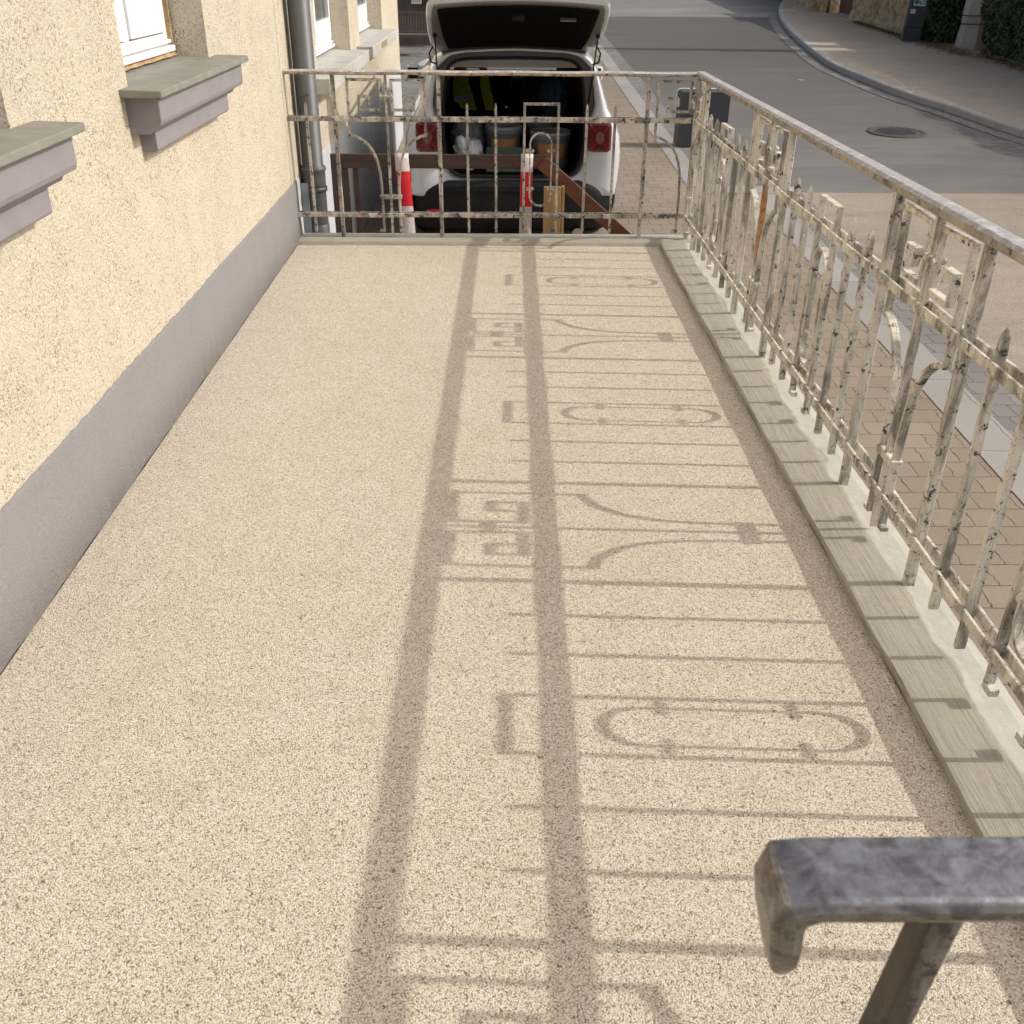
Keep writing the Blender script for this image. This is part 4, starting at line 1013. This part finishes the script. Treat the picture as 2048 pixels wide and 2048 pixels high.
mb = MB(); mb.box(-w_-.008, w_+.008, -d_-.008, -d_-.001, h_*.62, h_*.72); mb.box(-.07, -.06, -d_-.006, -d_-.0005, .0, h_*.6); mb.box(.06, .07, -d_-.006, -d_-.0005, .0, h_*.6); mb.build('rim', 'crate', cr, bevel=.002)
def blob(name, c, rad, mat, lab, cat, seed=1, amp=.25, n=22):
    rnd = random.Random(seed); mb = MB(); dirs = [(Vector((rnd.uniform(-1,1), rnd.uniform(-1,1), rnd.uniform(-1,1))).normalized(), rnd.uniform(.3, 1)) for _ in range(40)]
    vs = []
    for i in range(n+1):
        t = math.pi*i/n
        for j in range(n*2):
            p = 2*math.pi*j/(n*2); d = Vector((math.sin(t)*math.cos(p), math.sin(t)*math.sin(p), math.cos(t)))
            f = 1-amp*.5
            for q, a in dirs:
                s_ = d.dot(q)
                if s_ > .7: f += amp*a*abs(math.sin(s_*14))*(s_-.7)
            vs.append((d.x*rad[0]*f, d.y*rad[1]*f, max(-rad[2]*.75, d.z*rad[2]*f)))
    k_ = n*2; mb.add(vs, [(i*k_+j, i*k_+(j+1) % k_, (i+1)*k_+(j+1) % k_, (i+1)*k_+j) for i in range(n) for j in range(k_)], False)
    o = mb.build(name, mat); o.location = c; return tag(o, lab, cat)
blob('plastic_bag', C((-.40, .25, .79)), (.14, .13, .155), 'bag', 'crumpled white plastic bag at the left of the car boot', 'bag', 3, .7)
blob('folded_sheet', C((-.40, .55, .86)), (.17, .15, .20), 'bucket', 'pale grey folded sheet piled behind the crumpled white bag', 'sheet', 5, .3)
# hi-vis vest over the driver seat
v = empty('safety_vest', C((-.40, 1.80, 1.16)), 'yellow high visibility vest hung over the left front seat back', 'vest')
mb = MB()
for pts in ([(-.17,.13),(-.05,.16),(-.015,-.02),(.05,-.26),(-.10,-.24),(-.185,-.10)], [(.10,.15),(.16,.13),(.19,-.05),(.25,-.26),(.14,-.25),(.085,-.02)]):
    vs = [(x, -.035+.02*math.sin(x*30), z) for x, z in pts]+[(x, -.025+.02*math.sin(x*30), z) for x, z in pts]; k3 = 6
    mb.add(vs, [tuple(range(6)), tuple(range(11, 5, -1))]+[(i, i+6, (i+1) % 6+6, (i+1) % 6) for i in range(6)])
mb.box(-.05, .10, -.033, -.026, .13, .16)
mb.build('fabric', 'hivis', v)
mb = MB(); mb.add([(-.18,-.046,-.13),(-.005,-.046,-.10),(.02,-.046,-.15),(-.165,-.046,-.18),(-.18,-.036,-.13),(-.005,-.036,-.10),(.02,-.036,-.15),(-.165,-.036,-.18)], [(0,1,2,3),(7,6,5,4),(0,4,5,1),(1,5,6,2),(2,6,7,3),(3,7,4,0)]); mb.build('reflective_stripe', 'silver', v)
bp = blob('backpack', C((.42, 1.62, 1.02)), (.15, .12, .24), 'bluefab', 'dark blue backpack leaning on the right front seat inside the car', 'backpack', 9, .3)

# ---------------------------------------------------------------- street furniture on the right
fb = empty('litter_bin', (2.62, 13.55, G(13.55)+.01), 'low anthracite box with pale edging standing at the road edge beyond the railing corner', 'cabinet')
def rrect(w_, z0_, z1_, r_):
    out = []
    for qx, zz, a0_ in ((1, z1_-r_, 0), (-1, z1_-r_, 90), (-1, z0_+r_, 180), (1, z0_+r_, 270)):
        for a in (0, 30, 60, 90): out.append((qx*(w_-r_)+r_*math.cos(R(a0_+a)), zz+r_*math.sin(R(a0_+a))))
    return out
MB().prism(rrect(.315, .0, .665, .03), -.14, .14).build('cabinet_body', 'cabinet', fb, bevel=.004)
mb = MB(); pp = rrect(.325, .0, .675, .04); mb.tube([(x, .12, z) for x, z in pp], .010, 6, closed=True); mb.build('edging', 'pvc', fb)
st = MB().box(-.20, -.10, -.146, -.141, .46, .585).build('notice', 'sticker', fb)
MB().box(-.155, -.105, -.150, -.1465, .555, .58).build('red_mark', 'sticker_red', st)
MB().box(-.19, -.155, -.150, -.1465, .40, .53).build('grey_mark', 'bucketlid', st)

cb = empty('utility_cabinet', (9.63, 25.4, G(25.4)+.10), 'slim dark grey utility cabinet standing against the ivy across the street', 'cabinet', rot=(0, R(3), R(-12)))
MB().box(-.20, .20, -.15, .15, .30, 1.02).build('cabinet_body', 'cabinet', cb, bevel=.008)
MB().box(-.20, .20, -.145, .15, 0, .292).build('cabinet_base', 'cabinet', cb, bevel=.006)
MB().box(-.215, .215, -.165, .165, 1.022, 1.05).build('cabinet_roof', 'cabinet', cb, bevel=.006)
st = MB().box(-.13, .13, -.156, -.152, .74, .90).build('notice', 'sticker', cb)
mb = MB(); mb.lathe([(.001, 0), (.05, 0), (.05, -.003), (.001, -.003)], (-.07, -.157, .82), 16, 'y'); mb.box(0, .11, -.160, -.157, .78, .80); mb.box(-.01, .03, -.160, -.157, .80, .84); mb.box(.06, .12, -.160, -.157, .83, .86); mb.build('print', 'sticker_teal', st)
MB().box(-.16, -.05, -.156, -.152, .58, .67).build('notice', 'sticker', cb)

pole = empty('concrete_pole', (10.55, 24.0, G(24)+.10), 'stout pale concrete pole with dark bands rising beside the hedge', 'pole', rot=(0, 0, R(8)))
mb = MB(); vs = []; lv = [(0, .42), (.35, .40), (.352, .39), (.56, .37), (.562, .385), (7, .22)]
for z, r_ in lv:
    for a in range(8): vs.append((r_*math.cos(R(22.5+45*a)), r_*math.sin(R(22.5+45*a))*.8, z))
mb.add(vs, [(8*i+j, 8*i+(j+1) % 8, 8*i+8+(j+1) % 8, 8*i+8+j) for i in range(len(lv)-1) for j in range(8)]+[tuple(range(8))[::-1], tuple(40+j for j in range(8))]); mb.build('shaft', 'polecon', pole, bevel=.01)
for z in (.50, .66):
    mb = MB(); mb.tube([(.395*math.cos(R(22.5+45*a)), .395*math.sin(R(22.5+45*a))*.8, z+.01*math.cos(a)) for a in range(8)], .010, 6, closed=True); mb.build('band', 'rubber', pole)

# rubble wall with gate
def wall_block(name, x0, x1, y0, y1, h_, lab, seed):
    rnd = random.Random(seed); mb = MB(); ny = max(2, int((y1-y0)/.10)); nz = int(h_/.10)
    vs = []
    for i in range(ny+1):
        for j in range(nz+1):
            y = y0+(y1-y0)*i/ny; z = h_*j/nz
            vs.append((x0+(x1-x0)*0+rnd.uniform(-.035, .035)+(.10*(1-min(1, z/.25))*-1), y, G(y)+.08+z))
    mb.add(vs, [(i*(nz+1)+j, (i+1)*(nz+1)+j, (i+1)*(nz+1)+j+1, i*(nz+1)+j+1) for i in range(ny) for j in range(nz)], True)
    mb.box(x0+.06, x1, y0+.02, y1-.02, G(y0)-.1, G(y0)+h_-.05)
    return tag(mb.build(name, 'rock'), lab, 'wall')
wall_block('rubble_wall', 9.95, 10.6, 25.9, 31.0, 2.0, 'rough ochre rubble garden wall between the wooden gate and the ivy', 1)
wall_block('gate_pier', 9.80, 10.5, 32.8, 33.6, 2.1, 'ochre stone pier at the far side of the red brown gate', 2)
wall_block('garden_wall', 10.0, 10.6, 33.7, 46, 1.9, 'ochre garden wall running on beyond the stone gate pier', 3)
gt = empty('wooden_gate', (10.15, 31.9, G(31.9)+.1), 'red brown boarded gate set in the rubble wall across the street', 'gate')
for i in range(9):
    y = -.88+i*.196; MB().box(-.02+.004*(i % 2), .02, y, y+.190, .05, 2.3).build('board', 'gatewood', gt, bevel=.004)
MB().box(-.25, .30, -.95, .95, -.10, .045).build('threshold', 'concrete', gt, bevel=.01)
blk = MB().box(9.45, 9.80, 33.5, 34.2, G(33.5), G(33.5)+.42).build('stone_block', 'rock', None, bevel=.08)
tag(blk, 'rounded guard stone at the foot of the gate pier', 'stone')

# ---------------------------------------------------------------- planting
def leaves(name, mat, n, fn, size, parent=None, seed=1, flat=.0):
    rnd = random.Random(seed); vs = []; fs = []
    for i in range(n):
        c, nrm = fn(rnd); nrm = (nrm+Vector((rnd.uniform(-1,1), rnd.uniform(-1,1), rnd.uniform(-.6,1)))*.9).normalized()
        t = nrm.cross(Vector((rnd.uniform(-1,1), rnd.uniform(-1,1), rnd.uniform(-1,1)))).normalized(); b = nrm.cross(t)
        s_ = size*rnd.uniform(.6, 1.35); o = len(vs); c = Vector(c)
        vs += [tuple(c-t*s_), tuple(c+b*s_*.45+nrm*s_*.12), tuple(c+t*s_), tuple(c-b*s_*.45+nrm*s_*.12)]; fs.append((o, o+1, o+2, o+3))
    mb = MB(); mb.v = vs; mb.f = fs; mb.sm = [False]*len(fs)
    me = bpy.data.meshes.new(name); me.from_pydata(vs, [], fs); me.update(); me.materials.append(M[mat])
    o = bpy.data.objects.new(name, me); col.objects.link(o)
    if parent: o.parent = parent
    return o
from mathutils import noise as mnoise
def hedge(name, x0, x1, y0, y1, h_, n, lab, seed, cat='hedge', size=.05, mat='leaf'):
    hd = empty(name, ((x0+x1)/2, (y0+y1)/2, G((y0+y1)/2)), lab, cat); O = Vector(hd.location)
    def fn(r_):
        face = r_.random(); y = r_.uniform(y0, y1); z = r_.random()**.8*h_
        bul = .22*mnoise.noise(Vector((y*1.3, z*1.6, seed)))+.10*mnoise.noise(Vector((y*4, z*4, seed+5)))
        lean = -.06*math.sin(min(1, z/h_)*3)
        if face < .70: p = Vector((x0-bul+lean+abs(r_.gauss(0, .07)), y, G(y)+.08+z)); nn = Vector((-1, 0, .3))
        elif face < .82: p = Vector((r_.uniform(x0, x1), y, G(y)+.08+h_+bul)); nn = Vector((0, 0, 1))
        elif face < .91: p = Vector((r_.uniform(x0, x1), y0-bul, G(y0)+.08+z)); nn = Vector((0, -1, .3))
        else: p = Vector((r_.uniform(x0, x1), r_.uniform(y0, y1), G(y)+.08+z)); nn = Vector((-.5, 0, .5))
        return p-O, nn
    leaves('foliage', mat, n, fn, size, hd, seed)
    mb = MB(); rnd = random.Random(seed+50)
    for i in range(int((y1-y0)*3)):
        y = rnd.uniform(y0+.1, y1-.1); x = rnd.uniform(x0+.25, x1-.1)
        b = Vector((x, y, G(y)))-O; t = b+Vector((rnd.uniform(-.2, .2), rnd.uniform(-.3, .3), h_*.95)); mb.tube([b, b.lerp(t, .5)+Vector((rnd.uniform(-.1,.1), rnd.uniform(-.1,.1), 0)), t], .03, 6, radii=[.04, .028, .012])
        for q in range(6):
            s_ = b.lerp(t, rnd.uniform(.15, .95)); mb.tube([s_, s_+Vector((rnd.uniform(-.3, .1), rnd.uniform(-.35, .35), rnd.uniform(0, .3)))], .008, 4)
    mb.build('stems', 'bark', hd)
    mb = MB(); ny = int((y1-y0)*2)+2; nz = 8; vs = []
    for i in range(ny+1):
        for j in range(nz+1):
            y = y0+.15+(y1-y0-.3)*i/ny; z = (h_-.12)*j/nz; vs.append(Vector((x0+.22+.1*mnoise.noise(Vector((y*2, z*2, 3))), y, G(y)+z))-O)
    mb.add(vs, [(i*(nz+1)+j, (i+1)*(nz+1)+j, (i+1)*(nz+1)+j+1, i*(nz+1)+j+1) for i in range(ny) for j in range(nz)])
    mb.box(x0+.35-O.x, x1-.15-O.x, y0+.2-O.y, y1-.2-O.y, .0, h_-.2)  # opaque core added inside the foliage to block sunlight
    mb.build('light_block_core', mat, hd)
    return hd
hedge('clipped_hedge', 10.30, 12.0, 8.0, 23.2, 2.7, 50000, 'dense dark green hedge at the right edge beside the concrete pole', 1, size=.055)
hedge('ivy_thicket', 9.98, 10.5, 24.9, 26.4, 2.2, 12000, 'dark ivy thicket behind the utility cabinet', 2, 'ivy', .06, 'leaf2')
hedge('shrub', 10.7, 12.2, 23.2, 27.0, 2.2, 24000, 'shadowy shrub between the utility cabinet and the concrete pole', 3, 'shrub', .06, 'leaf2')
# fallen dry leaves along the foot of the hedge and wall
def fl(r_):
    y = r_.uniform(14, 30); x = 10.0+abs(r_.gauss(0, .22))*-1+.28 if y < 25.5 else 9.85-abs(r_.gauss(0, .14))
    if 22.5 < y < 25.5: x -= r_.random()*.5
    return Vector((x, y, G(y)+.112+r_.random()*.03)), Vector((0, 0, 3))
o = leaves('fallen_leaves', 'dryleaf', 5200, fl, .035, None, 9); tag(o, kind='stuff'); o['label'] = 'dry brown leaves gathered at the foot of the hedge'; o['category'] = 'fallen leaves'

# ---------------------------------------------------------------- behind the car on the left: bench, window with flower box
bn = empty('slatted_bench', (-2.35, 22.9, G(22.9)), 'grey brown slatted bench standing behind the parked car', 'bench')
mb = MB(); 
for i in range(34):
    x = -.98+i*.058; mb.bar((x, .18, .44), (x, .26, .76), .020, .022, up=(0,1,0))
mb.build('backrest', 'benchwood', bn)
mb = MB()
for i in range(34): x = -.98+i*.058; mb.box(x-.018, x+.018, -.25, .17, .395, .42)
mb.build('seat', 'benchwood', bn)
mb = MB(); mb.bar((-1.02, .27, .785), (1.02, .27, .785), .05, .06); mb.bar((-1.02, -.26, .39), (1.02, -.26, .39), .04, .06); mb.bar((-1.02, .175, .43), (1.02, .175, .43), .04, .05); mb.build('frame', 'benchwood', bn, bevel=.006)
for x in (-.98, .98):
    for y in (-.24, .18): MB().bar((x, y, 0), (x, y, .40), .06, .06).build('leg', 'benchwood', bn, bevel=.005)
hb = empty('neighbour_house', (-3.5, 24.4, G(24.4)), 'brown rendered building with a white framed window behind the bench', 'building')
hz = -G(24.4)
mb = MB(); mb.box(-7, 1.5, .25, .55, 0, 5.5); mb.build('wall', 'housewall', hb)
mb = MB(); mb.box(1.55, 1.75, .18, .50, 0.9, 4); mb.build('window_jamb', 'pvc', hb, bevel=.01)
w2 = MB().box(1.75, 4.6, .30, .40, .85, 4).build('window', 'glass_dark', hb)
MB().box(1.5, 5.2, .25, .55, 0, .85).build('window_apron', 'housewall', hb)
MB().box(1.78, 1.90, .24, .30, .86, 4).build('sash', 'terracotta', w2)
fb2 = empty('flower_box', (-1.25, 24.42, G(24.4)+.86), 'terracotta box of green plants on the window ledge behind the car', 'planter')
MB().box(-.35, .75, -.12, .12, 0, .13).build('trough', 'terracotta', fb2, bevel=.01)
leaves('plants', 'leaf3', 1600, lambda r_: (Vector((r_.uniform(-.30, .7), r_.uniform(-.16, .14), .12+r_.random()**1.5*.26)), Vector((0, -.5, .7))), .03, fb2, 21)
